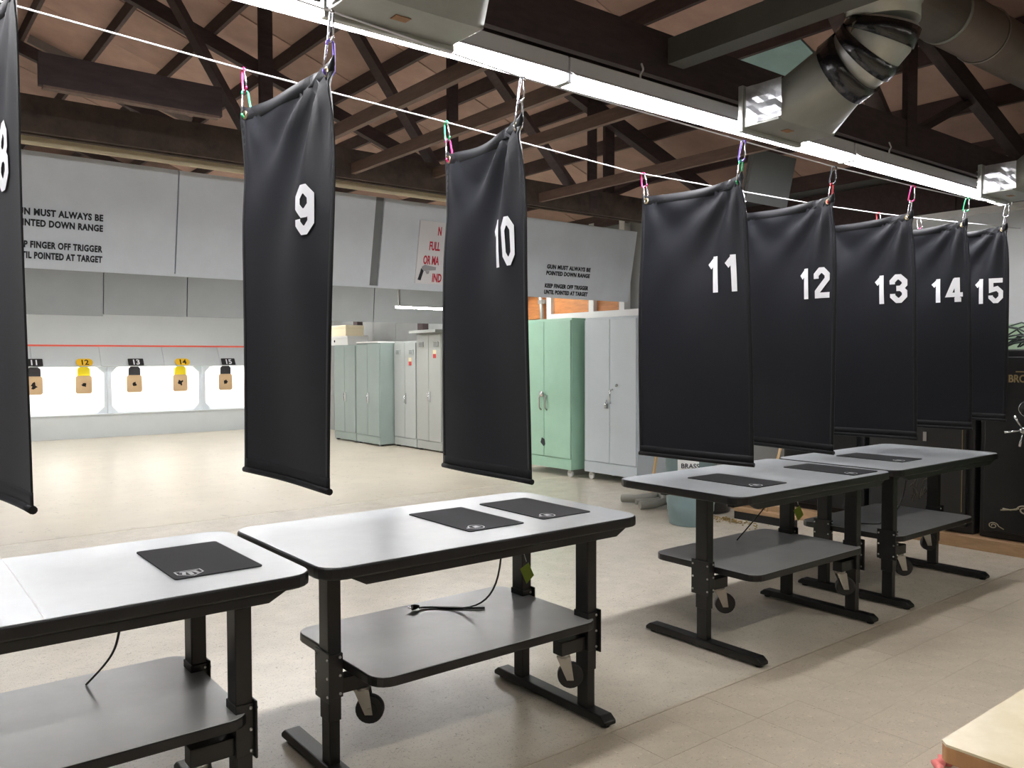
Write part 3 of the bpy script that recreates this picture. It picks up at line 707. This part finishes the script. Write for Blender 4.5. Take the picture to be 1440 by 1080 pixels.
# ------------------------------------------------------------------ tables
YC = 2.935
BOLT = []
def bolt(par, loc, rot):
    if not BOLT:
        o = MB().lathe([(.001, 0), (.006, 0), (.005, .004), (.001, .004)], 8).build('bolt', K['bolt'], par); BOLT.append(o)
    else:
        o = BOLT[0].copy(); C.objects.link(o); o.parent = par
    o.location = loc; o.rotation_euler = rot
def table(label, x0, single, cang=.9):
    """single = -1: single leg on the left end, pair on the right; +1 the other way round"""
    W = 1.53; t = thing('work_table', label, 'table', (x0 + W / 2, YC, 0)); hw = W / 2
    D0, D1 = -.435, .435
    s_ = -single                                                     # side of the leg pair
    MB().prism(rrect(-hw, hw, D0, D1, .085), .857, .9).build('edge_band', K['edge'], t, .008, 3)
    MB().prism(rrect(-hw + .006, hw - .006, D0 + .006, D1 - .006, .08), .895, .9012).build('table_top', K['laminate'], t)
    def leg(x, y, plate, caster):
        # plate: side the bolt plate faces (-1 / +1)
        o = MB().box(x - .0275, x + .0275, y - .04, y + .04, .40, .85).build('leg', K['black_metal'], t, .004)
        MB().box(x - .026, x + .026, y - .0385, y + .0385, .22, .40).build('leg_sleeve', K['black_metal'], o, .003)
        MB().box(x - .022, x + .022, y - .034, y + .034, .05, .22).build('leg_foot_tube', K['black_metal'], o, .003)
        px = x + plate * .0275
        pl = MB().box(min(px, px + plate * .008), max(px, px + plate * .008), y - .062, y + .062, .30, .49).build('bolt_plate', K['black_metal'], o, .003)
        MB().box(x - .031, x + .031, y - .046, y + .046, .31, .48).build('bracket', K['black_metal'], o, .003)
        for yy in (-.05, .05):
            for zz in (.325, .395, .465): bolt(o, (px + plate * .008, y + yy, zz), (0, plate * PI / 2, 0))
        for zz in (.325, .395, .465): bolt(o, (x + .018, y - .046, zz), (PI / 2, 0, 0))
        MB().prism([(-.0, .8), (.0, .857), (.09, .857), (.09, .845)], -.03, .03, Matrix.Translation((x - plate * .0275, y, 0)) @ frame_m((0, 0, 0), (-plate, 0, 0), (0, 0, 1))).build('gusset', K['black_metal'], o)
        if caster:
            ix = -plate                                               # inward
            a = MB().box(min(x + ix * .03, x + ix * .17), max(x + ix * .03, x + ix * .17), y - .03, y + .03, .315, .375).build('caster_arm', K['black_metal'], t, .003)
            cx = x + ix * .135
            ca = MB().lathe([(.001, .30), (.03, .30), (.03, .315), (.001, .315)], 14, (cx, y, 0)).build('swivel_plate', K['steel'], a)
            CM = Matrix.Translation((cx, y, 0)) @ Matrix.Rotation(cang, 4, 'Z')
            cm = MB()
            for dx in (-.024, .024):
                cm.prism([(-.03, .305), (.03, .305), (.016 - .03, .205), (-.014 - .03, .205)], dx - .002, dx + .002, CM @ Matrix(((0, 0, 1, 0), (1, 0, 0, 0), (0, 1, 0, 0), (0, 0, 0, 1))))
            cm.build('caster_fork', K['steel'], a)
            MB().tube([CM @ Vector((-.018, -.03, .222)), CM @ Vector((.018, -.03, .222))], .056, 22).build('caster_wheel', K['rubber'], a, .005)
            MB().tube([CM @ Vector((-.021, -.03, .222)), CM @ Vector((.021, -.03, .222))], .03, 14).build('wheel_hub', K['black_metal'], a)
            MB().tube([CM @ Vector((-.029, -.03, .222)), CM @ Vector((.029, -.03, .222))], .011, 10).build('axle', K['steel'], a)
    xl = hw - .205
    leg(single * xl, -.045, single, True)
    leg(s_ * xl, -.28, s_, True)
    leg(s_ * xl, .175, s_, False)
    for sx in (-1, 1):
        x = sx * xl
        f = MB(); prof = [(-.435, 0.012), (-.435, .03), (-.405, .052), (.325, .052), (.355, .03), (.355, .012)]
        f.prism(prof, x - .035, x + .035, Matrix(((0, 0, 1, 0), (1, 0, 0, 0), (0, 1, 0, 0), (0, 0, 0, 1))))
        fo = f.build('foot', K['black_metal'], t, .006)
        for y in (-.4, .32): MB().lathe([(.02, 0), (.02, .012)], 12, (x, y, 0)).build('leveler', K['rubber'], fo)
    # shelf
    sx0, sx1 = -xl + (.03 if single < 0 else -.015), xl - (.03 if single > 0 else -.015)
    MB().prism(rrect(sx0, sx1, -.36, .36, .075), .415, .452).build('shelf_edge', K['edge'], t, .006, 2)
    MB().prism(rrect(sx0 + .004, sx1 - .004, -.356, .356, .07), .45, .4532).build('shelf', K['shelf_lam'], t)
    MB().box(sx0 + .05, sx1 - .05, -.02, .02, .385, .416).build('shelf_rail', K['black_metal'], t)
    # under-top rails
    MB().prism([(-hw + .10, .8575), (-hw + .16, .826), (hw - .16, .826), (hw - .10, .8575)], .395, .425, Matrix.Rotation(PI / 2, 4, 'X')).build('front_apron', K['black_metal'], t, .002)
    MB().box(-hw + .12, hw - .12, -.30, -.26, .82, .858).build('top_rail', K['black_metal'], t, .003)
    MB().box(-hw + .12, hw - .12, .16, .20, .825, .858).build('top_rail', K['black_metal'], t, .003)
    pr = MB().prism([(-.32, .80), (-.30, .857), (.24, .857), (.215, .79), (.16, .79), (.12, .845), (-.2, .845), (-.24, .79), (-.32, .79)], -.012, .012, Matrix.Translation((s_ * (xl - .01), 0, 0)) @ Matrix(((0, 0, 1, 0), (1, 0, 0, 0), (0, 1, 0, 0), (0, 0, 0, 1))))
    pr.build('leg_brace', K['black_metal'], t)
    return t
t1 = table('gray topped black work table cut off at the left edge, with one mat', -.37, -1)
MB().box(-.02, -.0165, -.425, .425, .9012, .9015).build('seam', K['fixture'], t1)
t2 = table('gray topped black work table in the centre with two mats and an unplugged cord', 1.185, -1)
t3 = table('gray topped black work table under the banner numbered 11', 3.42, -1)
t4 = table('gray topped black work table farthest right, in front of the safes', 4.985, 1)

def gun_mat(label, x0, y0, shield):
    t = thing('bench_mat', label, 'mat', (x0, y0, .9014)); 
    MB().prism(rrect(0, .285, 0, .475, .012, 3), 0, .004).build('pad', K['mat'], t)
    m = MB(); M_ = Matrix.Translation((.022, .012, .0042))
    if shield:
        L, R = mitre([(0, .075), (.08, .075), (.08, .035), (.04, .0), (0, .035)], .005, True)
        for i in range(5):
            j = (i + 1) % 5
            m.face([M_ @ Vector((L[i].x, L[i].y, 0)), M_ @ Vector((R[i].x, R[i].y, 0)), M_ @ Vector((R[j].x, R[j].y, 0)), M_ @ Vector((L[j].x, L[j].y, 0))][::-1])
        for q in ([(.012, .03), (.022, .022), (.03, .055), (.02, .06)], [(.034, .012), (.046, .012), (.048, .05), (.032, .05)], [(.058, .022), (.068, .03), (.06, .06), (.05, .055)], [(.01, .055), (.07, .055), (.066, .064), (.014, .064)]):
            m.prism(q, 0, .0004, M_)
    else:
        ring = [(.05 + .032 * math.cos(2 * PI * k / 20), .045 + .036 * math.sin(2 * PI * k / 20)) for k in range(20)]
        L, R = mitre(ring, .005, True)
        for i in range(20):
            j = (i + 1) % 20
            m.face([M_ @ Vector((L[i].x, L[i].y, 0)), M_ @ Vector((R[i].x, R[i].y, 0)), M_ @ Vector((R[j].x, R[j].y, 0)), M_ @ Vector((L[j].x, L[j].y, 0))][::-1])
        m.prism([(.035, .03), (.065, .03), (.06, .06), (.04, .06)], 0, .0004, M_)
        m.prism([(.0, .04), (.016, .036), (.016, .05), (.004, .05)], 0, .0004, M_)
    m.build('logo', K['logo'], t)
gun_mat('black mat with shield logo on the table at the left edge', .765, 2.685, True)
gun_mat('left of the two black mats on the centre table', 1.905, 2.69, False)
gun_mat('right of the two black mats on the centre table', 2.30, 2.70, False)
gun_mat('black mat on the right hand tables, nearest of those three', 3.745, 2.64, False)
gun_mat('black mat on the right hand tables, middle of those three', 4.58, 2.56, False)
gun_mat('black mat on the farthest table, in front of the safes', 5.40, 2.68, False)

# cords and tags
def bez(p0, p1, p2, p3, n=14):
    p0, p1, p2, p3 = map(Vector, (p0, p1, p2, p3)); out = []
    for i in range(n + 1):
        t = i / n; out.append(p0 * (1 - t) ** 3 + p1 * 3 * t * (1 - t) ** 2 + p2 * 3 * t * t * (1 - t) + p3 * t ** 3)
    return out
def plug(t, at, d):
    at, d = Vector(at), Vector(d).normalized()
    MB().tube([at, at + d * .02, at + d * .035], [.006, .013, .013], 8).build('plug', K['cord'], t)
    s = d.cross(Vector((0, 0, 1)))
    for k in (-1, 1): MB().bar(at + d * .035 + s * .006 * k, at + d * .053 + s * .006 * k, .002, .006).build('prong', K['chrome'], t)
c = thing('power_cord', 'black power cord dangling from the centre table onto its shelf', 'cord', (0, 0, 0))
MB().tube(bez((2.09, 2.72, .852), (2.10, 2.74, .62), (2.20, 2.95, .46), (2.08, 3.13, .458)) + bez((2.06, 3.15, .458), (2.03, 3.19, .458), (2.01, 3.2, .458), (1.98, 3.2, .46))[1:], .0042, 6).build('cable', K['cord'], c)
MB().tube(bez((2.0, 3.2, .458), (2.08, 3.16, .458), (2.15, 3.05, .458), (2.22, 3.02, .458)), .0042, 6).build('cable', K['cord'], c)
plug(c, (1.98, 3.2, .4675), (-1, .1, 0))
c = thing('power_cord', 'thin black cord hanging below the table at the left edge', 'cord', (0, 0, 0))
MB().tube(bez((.62, 2.70, .852), (.60, 2.76, .7), (.68, 3.0, .62), (.60, 3.18, .457)), .004, 6).build('cable', K['cord'], c)
MB().box(.605, .64, 2.68, 2.71, .835, .8565).build('clip', K['black_metal'], c)
c = thing('power_cord', 'black cord running down to the shelf of the table under banner 11', 'cord', (0, 0, 0))
MB().tube(bez((4.55, 3.0, .852), (4.5, 3.05, .7), (4.4, 3.1, .6), (4.28, 3.16, .457)), .004, 6).build('cable', K['cord'], c)
MB().box(4.53, 4.57, 2.98, 3.02, .835, .8565).build('clip', K['black_metal'], c)
c = thing('power_cord', 'curled black cord with plug hanging over the farthest table\'s shelf', 'cord', (0, 0, 0))
MB().tube(bez((5.55, 2.72, .852), (5.55, 2.73, .6), (5.56, 2.8, .5), (5.46, 2.86, .458)) + bez((5.44, 2.87, .458), (5.41, 2.89, .458), (5.39, 2.92, .458), (5.36, 2.95, .46))[1:], .004, 6).build('cable', K['cord'], c)
plug(c, (5.36, 2.95, .4675), (-1, .6, 0))
def hang_tag(label, x, y):
    t = thing('hang_tag', label, 'tag', (x, y, .6))
    MB().tube([(-.06, 0, .25), (-.035, 0, .15), (0, 0, .055)], .0018, 5).build('string', K['rope'], t)
    MB().prism([(0, -.05), (.035, -.01), (.01, .05), (-.03, .02)], -.0008, .0008, Matrix.Rotation(-.6, 4, 'Z') @ Matrix.Rotation(PI / 2, 4, 'X')).build('card', K['tag'], t)
hang_tag('lime green tag on a string under the centre table', 2.41, 2.95)
hang_tag('lime green tag on a string under the table below banner 11', 4.70, 3.0)

# ------------------------------------------------------------------ ropes, banners, carabiners
YN, YF = 2.42, 3.05
def rope(name, label, y, pts):
    o = MB().tube([(x, y, z) for x, z in pts], .0034, 6).build(name, K['rope']); tag(o, label, 'rope'); return o
BX = {8: .344, 9: 1.177, 10: 1.975, 11: 3.35, 12: 4.11, 13: 5.01, 14: 5.75, 15: 6.35}
NT = {8: 2.60, 9: 2.558, 10: 2.517, 11: 2.483, 12: 2.478, 13: 2.483, 14: 2.51, 15: 2.539}     # near corners
NB = {8: 1.212, 9: 1.174, 10: 1.126, 11: 1.075, 12: 1.082, 13: 1.10, 14: 1.12, 15: 1.15}
FT = {8: 2.60, 9: 2.539, 10: 2.509, 11: 2.472, 12: 2.47, 13: 2.475, 14: 2.50, 15: 2.53}
FB = {8: 1.22, 9: 1.185, 10: 1.127, 11: 1.088, 12: 1.09, 13: 1.10, 14: 1.12, 15: 1.15}
XO = {8: (-.016, -.012, -.07, -.075), 9: (.003, -.003, -.045, -.045), 10: (-.02, .02, .065, .05), 11: (-.05, .06, -.06, -.08), 12: (-.02, .02, .05, .05), 13: (-.05, .05, .0, .0), 14: (-.05, .06, .0, .0), 15: (-.02, .02, 0, 0)}  # x shift: near top, near bottom, far top, far bottom
ROPE_F = [(-5.9, 2.95), (.35, 2.72), (1.134, 2.673), (2.044, 2.634), (3.222, 2.578), (4.11, 2.59), (5.0, 2.605), (5.75, 2.63), (6.4, 2.66), (8.26, 2.76)]
ROPE_N = [(-5.9, 2.98), (.344, 2.735), (1.177, 2.692), (1.955, 2.645), (3.30, 2.624), (4.09, 2.614), (4.96, 2.621), (5.70, 2.635), (6.33, 2.665), (8.26, 2.76)]
rope('banner_rope', 'thin white rope along the far top corners of the banners', YF, ROPE_F)
rope('banner_rope', 'thin white rope along the near top corners of the banners', YN, ROPE_N)
def rz_at(pts, x):
    for (a, za), (b_, zb) in zip(pts[:-1], pts[1:]):
        if a <= x <= b_: return za + (zb - za) * (x - a) / (b_ - a)
DIGITS = {8: (2.80, 2.524, 2.238, 2.073), 9: (2.605, 2.502, 2.168, 2.004), 10: (2.645, 2.477, 2.143, 1.956), 11: (2.64, 2.448, 2.097, 1.92), 12: (2.632, 2.444, 2.087, 1.92), 13: (2.673, 2.458, 2.104, 1.929), 14: (2.675, 2.457, 2.125, 1.967), 15: (2.639, 2.444, 2.157, 1.98)}
DIGITS[8] = (2.66, 2.525, 2.236, 2.05)
SAG = {8: .03, 9: .028, 10: .034, 11: .024}
WORD = {8: 'eight', 9: 'nine', 10: 'ten', 11: 'eleven', 12: 'twelve', 13: 'thirteen', 14: 'fourteen', 15: 'fifteen'}
ORD = {8: 'leftmost banner', 9: 'second banner from the left', 10: 'third banner from the left', 11: 'fourth banner from the left', 12: 'fifth banner from the left', 13: 'third banner from the right', 14: 'second banner from the right', 15: 'rightmost banner'}
BLAB = {8: 'leftmost black canvas lane banner, numbered eight, cut off by the left edge',
        9: 'black canvas lane banner numbered nine, in front of the lockers and target bays',
        10: 'black canvas lane banner numbered ten, beside the red lettered sign',
        11: 'black canvas lane banner numbered eleven, in front of the cool gray cabinet',
        12: 'black canvas lane banner numbered twelve, fifth from the left',
        13: 'black canvas lane banner numbered thirteen, over the seam between the right tables',
        14: 'black canvas lane banner numbered fourteen, second from the right',
        15: 'rightmost black canvas lane banner, numbered fifteen, beside the white wall'}
def banner(n):
    rnd = random.Random(n * 13); x = BX[n]; xo = XO[n]
    ph1, ph2, ph3, am = rnd.uniform(0, 6), rnd.uniform(0, 6), rnd.uniform(0, 6), rnd.uniform(.85, 1.15) * (.3 if n == 8 else 1)
    wy = YF - YN
    def S(u, v, off=0.):
        zt = NT[n] * (1 - u) + FT[n] * u; zb = NB[n] * (1 - u) + FB[n] * u
        sag = SAG.get(n, .014) * (4 * u * (1 - u)) * (1.25 - .5 * u)
        edge = .014 * min(1, min(u, 1 - u) / .05)
        z = zt * (1 - v) + zb * v - (sag + edge) * (1 - v) ** 5
        xx = (xo[0] * (1 - u) + xo[2] * u) * (1 - v) + (xo[1] * (1 - u) + xo[3] * u) * v
        du, dv = (u - .06) * wy, v * 1.39 + .02
        r = math.hypot(du, dv); th = math.atan2(du, dv)
        d = .019 * am * math.cos(th * 11 + ph1 * .2) * math.exp(-((r - .12) / .45) ** 2) * min(1, r / .12) * math.exp(-max(0, th - 1.1) * 4)
        du2 = (.95 - u) * wy; r_ = math.hypot(du2, dv); th2 = math.atan2(du2, dv)
        d += .008 * math.cos(th2 * 7 + ph2 * .3) * math.exp(-((r_ - .12) / .32) ** 2) * min(1, r_ / .12)
        d += .012 * math.sin(u * 4.5 + v * 3 + ph3) * (.3 + v * .5) + .006 * math.sin(u * 9 + ph1 + v * 1.5) * (1 - v)
        d += .01 * (1 - v) ** 6 * .5
        y = YN + u * wy - .012 * math.sin(v * PI) * (1 - 2 * u)
        return Vector((x + xx + d + off, y, z))
    t = thing('lane_banner', BLAB[n], 'banner', (x, (YN + YF) / 2, NB[n]))
    inv = Vector(t.location)
    def grid(u0, u1, v0, v1, nu, nv, off=0.):
        m = MB()
        for j in range(nv + 1):
            for i in range(nu + 1): m.v.append(tuple(S(u0 + (u1 - u0) * i / nu, v0 + (v1 - v0) * j / nv, off) - inv))
        for j in range(nv):
            for i in range(nu): a = j * (nu + 1) + i; m.f.append((a, a + 1, a + nu + 2, a + nu + 1))
        m.smooth = set(range(len(m.f))); return m
    def solid(o, th=.003):
        s = o.modifiers.new('solid', 'SOLIDIFY'); s.thickness = th; s.offset = 0
    o = grid(0, 1, 0, 1, 30, 48).build('cloth', K['fabric'], t); solid(o)
    o = grid(0, 1, 0.0, .036, 30, 2).build('top_hem', K['hem'], t); solid(o, .0046)
    o = grid(.0, .035, .036, .975, 2, 40).build('side_hem', K['hem'], t); solid(o, .0038)
    o = grid(.965, 1, .036, .975, 2, 40).build('side_hem', K['hem'], t); solid(o, .0038)
    pts = [S(-.004 + 1.008 * i / 10, 1.0) - inv for i in range(11)]
    MB().tube(pts, .011, 10).build('bottom_rod_pocket', K['hem'], t)
    o = grid(0, 1, .968, .997, 30, 2).build('bottom_hem', K['hem'], t); solid(o, .0046)
    # grommets
    for u in (.05, .95):
        p = S(u, .02)
        g = MB()
        for s in (-1, 1):
            g.tube([p - inv + Vector((s * .006, .012 * math.cos(a), .012 * math.sin(a))) for a in [2 * PI * k / 16 for k in range(16)]], .0045, 6, closed=True)
        g.build('grommet', K['brass'], t)
        g2 = MB().lathe([(.001, -.0065), (.008, -.0065), (.008, .0065), (.001, .0065)], 12, p - inv, Matrix.Rotation(PI / 2, 4, 'Y')).build('grommet_hole', K['cord'], t)
    # number, laid on the cloth
    ya, yb, zt, zb = DIGITS[n]; s = str(n); k = len(s); m = MB()
    tot = ya - yb; dw = tot / (k + (.12 if k > 1 else 0)); gp = tot - dw * k
    for i, ch in enumerate(s):
        yl = ya - i * (dw + gp); m = MB()
        for q in digit_quads(ch):
            pp = []
            for p in q:
                Y = yl - p.x * dw; Z = zb + (zt - zb) * p.y / 1.7
                u = (Y - YN) / wy; v = .3
                for _ in range(4):
                    a = S(u, v); u += (Y - a.y) / wy; v += (a.z - Z) / 1.39
                pp.append(S(u, v, -.006) - inv)
            nrm = (pp[1] - pp[0]).cross(pp[2] - pp[0])
            m.face(pp if nrm.x < 0 else pp[::-1])
        m.build('digit', K['digit'], t)
    return S
def carabiner(label, top, bottom, col, plane, lean=0.):
    top, bottom = Vector(top), Vector(bottom); d = bottom - top; L = d.length; dz = d.normalized()
    side = Vector((1, 0, 0)) if plane == 'x' else Vector((0, 1, 0)); side = (side - dz * side.dot(dz)).normalized()
    t = thing('carabiner', label, 'carabiner', top)
    w1, w2 = .012, .018
    P = lambda s, k: side * s + dz * k
    body = [P(-w1 * .9, L * .16)] + [P(-w1 * math.cos(a), L * .14 - L * .12 * math.sin(a)) for a in [PI * k / 8 for k in range(9)]] + [P(w2 * .9, L * .5)] + [P(w2 * math.cos(a), L * .84 + L * .14 * math.sin(a)) for a in [PI * k / 8 for k in range(9)]]
    MB().tube(body, .0042, 7).build('body', CAR[col], t)
    MB().tube([P(-w1 * .9, L * .16), P(-w2, L * .82)], .0034, 7).build('gate', CAR['silver' if col != 'black' else 'black'], t)
COLS = {8: ('silver', 'silver', 'pink', 'silver'), 9: ('silver', 'purple', 'pink', 'green'), 10: ('silver', 'silver', 'green', 'pink'), 11: ('purple', 'green', 'pink', 'silver'),
        12: ('black', 'red', 'silver', 'silver'), 13: ('pink', 'silver', 'silver', 'green'), 14: ('green', 'silver', 'red', 'silver'), 15: ('silver', 'silver', 'silver', 'pink')}
for n in BX:
    S = banner(n)
    for u, pts, side, ci in ((.05, ROPE_N, 'near', 0), (.95, ROPE_F, 'far', 2)):
        g = S(u, .02); Y = YN if side == 'near' else YF
        g = Vector((g.x, g.y, g.z - .0)); zr = rz_at(pts, g.x) + .006; tp = Vector((g.x, Y, zr)); mid = tp.lerp(g, .47)
        carabiner(f'upper {COLS[n][ci]} carabiner on the {side} rope above the {ORD[n]}', tp, mid - Vector((0, 0, .008)), COLS[n][ci], 'y')
        carabiner(f'lower {COLS[n][ci + 1]} carabiner in the {side} grommet of the {ORD[n]}', mid, g - Vector((0, 0, .014)), COLS[n][ci + 1], 'x')

# ------------------------------------------------------------------ ducts
md = thing('main_duct', 'large round brown gray main duct along the top right', 'duct', (0, 2.31, 3.63))
for a, b_ in ((-5.9, -3), (-3, 0.3), (.3, 2.6), (2.6, 5.1), (5.1, 7.2)):
    MB().tube([(a + .002, 0, 0), (b_ - .002, 0, 0)], .165, 28).build('duct_section', K['main_duct'], md)
    MB().tube([(b_ - .03, 0, 0), (b_ - .0, 0, 0)], .169, 28).build('duct_collar', K['galv_dark'], md)
for x in (.9, 3.2, 4.55, 5.6):
    MB().tube([(x, .171 * math.cos(a), .171 * math.sin(a)) for a in [2 * PI * k / 28 for k in range(28)]], .005, 6, closed=True).build('strap', K['steel'], md)
def boot(label, xc):
    t = thing('duct_outlet', label, 'duct', (xc, 2.03, 2.78))
    r = .165
    # neck and elbow, drawn as gored rings
    MB().tube([(0, .12, .74), (0, .07, .69), (0, .02, .62), (0, .0, .56), (0, .0, .40)], [.15, .158, r, r, r], 28).build('neck', K['galv'], t)
    MB().tube([(0, .005, .585), (0, 0, .515)], r + .006, 28).build('tape_band', K['tape_black'], t)
    MB().tube([(0, 0, .505), (0, 0, .493)], r + .008, 28).build('neck_bead', K['galv'], t)
    cpts = [(0, 0, .41), (0, .02, .345), (0, .09, .285), (0, .19, .235)]
    MB().tube(cpts, r, 28).build('elbow', K['galv'], t)
    for pts_, rr in (([(0, .0, .40), (0, .01, .37), (0, .024, .345)], r + .01), ([(0, .05, .318), (0, .075, .297), (0, .10, .28)], r + .012), ([(0, .13, .262), (0, .17, .243), (0, .215, .222)], r + .012)):
        MB().tube(pts_, rr, 28).build('tape_band', K['tape_black'], t)
    # transition from round to rectangular
    hw = .255; n = 28; d = Vector((0, .75, -.66)).normalized(); s = Vector((1, 0, 0)); u = s.cross(d)
    c0 = Vector((0, .2, .24)); m = MB()
    y0, zl, zh = .39, 0.0, .2
    for k in range(n):
        a = 2 * PI * k / n; m.v.append(tuple(c0 + s * r * math.cos(a) + u * r * math.sin(a)))
    for k in range(n):
        a = 2 * PI * k / n; q_, g_ = divmod((a + PI / 4) / (PI / 2), 1); g_ = g_ * 2 - 1
        px, pz = ((1, g_), (-g_, 1), (-1, -g_), (g_, -1))[int(q_ + 1e-6) % 4]
        m.v.append((hw * px, y0, (zl + zh) / 2 + (zh - zl) / 2 * pz))
    for k in range(n): m.f.append((k, (k + 1) % n, n + (k + 1) % n, n + k))
    m.smooth = set(range(len(m.f)))
    m.build('transition', K['galv_dark'], t)
    fr = MB(); fr.box(-hw, hw, y0, .60, zl, zh); fr.build('outlet_box', K['galv_dark'], t, .004)
    MB().box(-hw - .012, hw + .012, .595, .625, zl - .02, zh + .015).build('outlet_rim', K['galv'], t, .004)
    g = MB().box(-hw + .01, hw - .01, .624, .628, zl + .01, zh - .01).build('grille', K['black_metal'], t)
    for k in range(5): MB().box(-hw + .01, hw - .01, .627, .64, zl + .02 + k * .037, zl + .026 + k * .037).build('grille_blade', K['galv'], g)
    # crumpled foil tape on the left cheek
    m = MB(); NX = 7
    rr = random.Random(int(xc * 100))
    for j in range(NX):
        for i in range(NX): m.v.append((-hw - .004 - rr.uniform(0, .008), y0 - .02 + .21 * i / (NX - 1), .01 + .19 * j / (NX - 1)))
    for j in range(NX - 1):
        for i in range(NX - 1): a = j * NX + i; m.f.append((a, a + NX, a + NX + 1, a + 1))
    m.build('foil_patch', K['tape_silver'], t)
    MB().box(-.06, .0, .47, .51, zl - .003, zl - .0005).build('label', K['counter_edge'], t)
    # crumpled black tape ends on the elbow
    for k in range(5):
        q = MB(); px, py, pz = -.15 + .03 * k, .02 + .045 * k, .36 - .025 * k
        q.face([(px, py - .03, pz + .05), (px - .03, py + .03, pz + .02), (px - .012, py + .05, pz - .02), (px + .02, py, pz + .01)])
        o = q.build('tape_tail', K['tape_black'], t); sm = o.modifiers.new('solid', 'SOLIDIFY'); sm.thickness = .002
    return t
boot('left gray duct outlet cut off by the top edge', 1.53)
boot('middle gray duct outlet with black taped elbow and foil patch', 3.85)
boot('right gray duct outlet with foil patch, cut off by the right edge', 6.68)

# ------------------------------------------------------------------ counter in the lower right corner, ribbon
ct = thing('counter', 'beige topped counter with wooden edge in the lower right corner', 'counter', (1.636, .733, 0))
MB().prism([(0, -.9), (2.4, -.9), (2.4, 0), (.014, 0), (0, -.014)], .845, .85).build('counter_top', K['counter'], ct)
MB().prism([(0, -.9), (2.4, -.9), (2.4, 0), (.014, 0), (0, -.014)], .812, .8448).build('counter_edge', K['counter_edge'], ct, .003)
MB().box(.06, 2.34, -.85, -.05, .08, .812).build('counter_body', K['counter_body'], ct)
MB().box(.1, 2.3, -.8, -.1, 0, .08).build('toe_kick', K['black_metal'], ct)
rb = thing('pink_ribbon', 'crumpled pink ribbon lying on the tile floor beside the counter', 'ribbon', (0, 0, 0))
m = MB(); P_ = [(2.95, 1.33), (3.06, 1.40), (3.14, 1.41), (3.25, 1.46), (3.32, 1.44), (3.4, 1.47), (3.46, 1.45)]
pts = []
for i in range(31):
    f = i / 30 * (len(P_) - 1); k = min(int(f), len(P_) - 2); g = f - k
    pts.append(Vector((P_[k][0] * (1 - g) + P_[k + 1][0] * g + random.uniform(-.012, .012), P_[k][1] * (1 - g) + P_[k + 1][1] * g + random.uniform(-.015, .015), .012 + random.uniform(0, .03))))
m.tube(pts, [random.uniform(.01, .024) for _ in pts], 6); m.build('strand', K['pink'], rb)
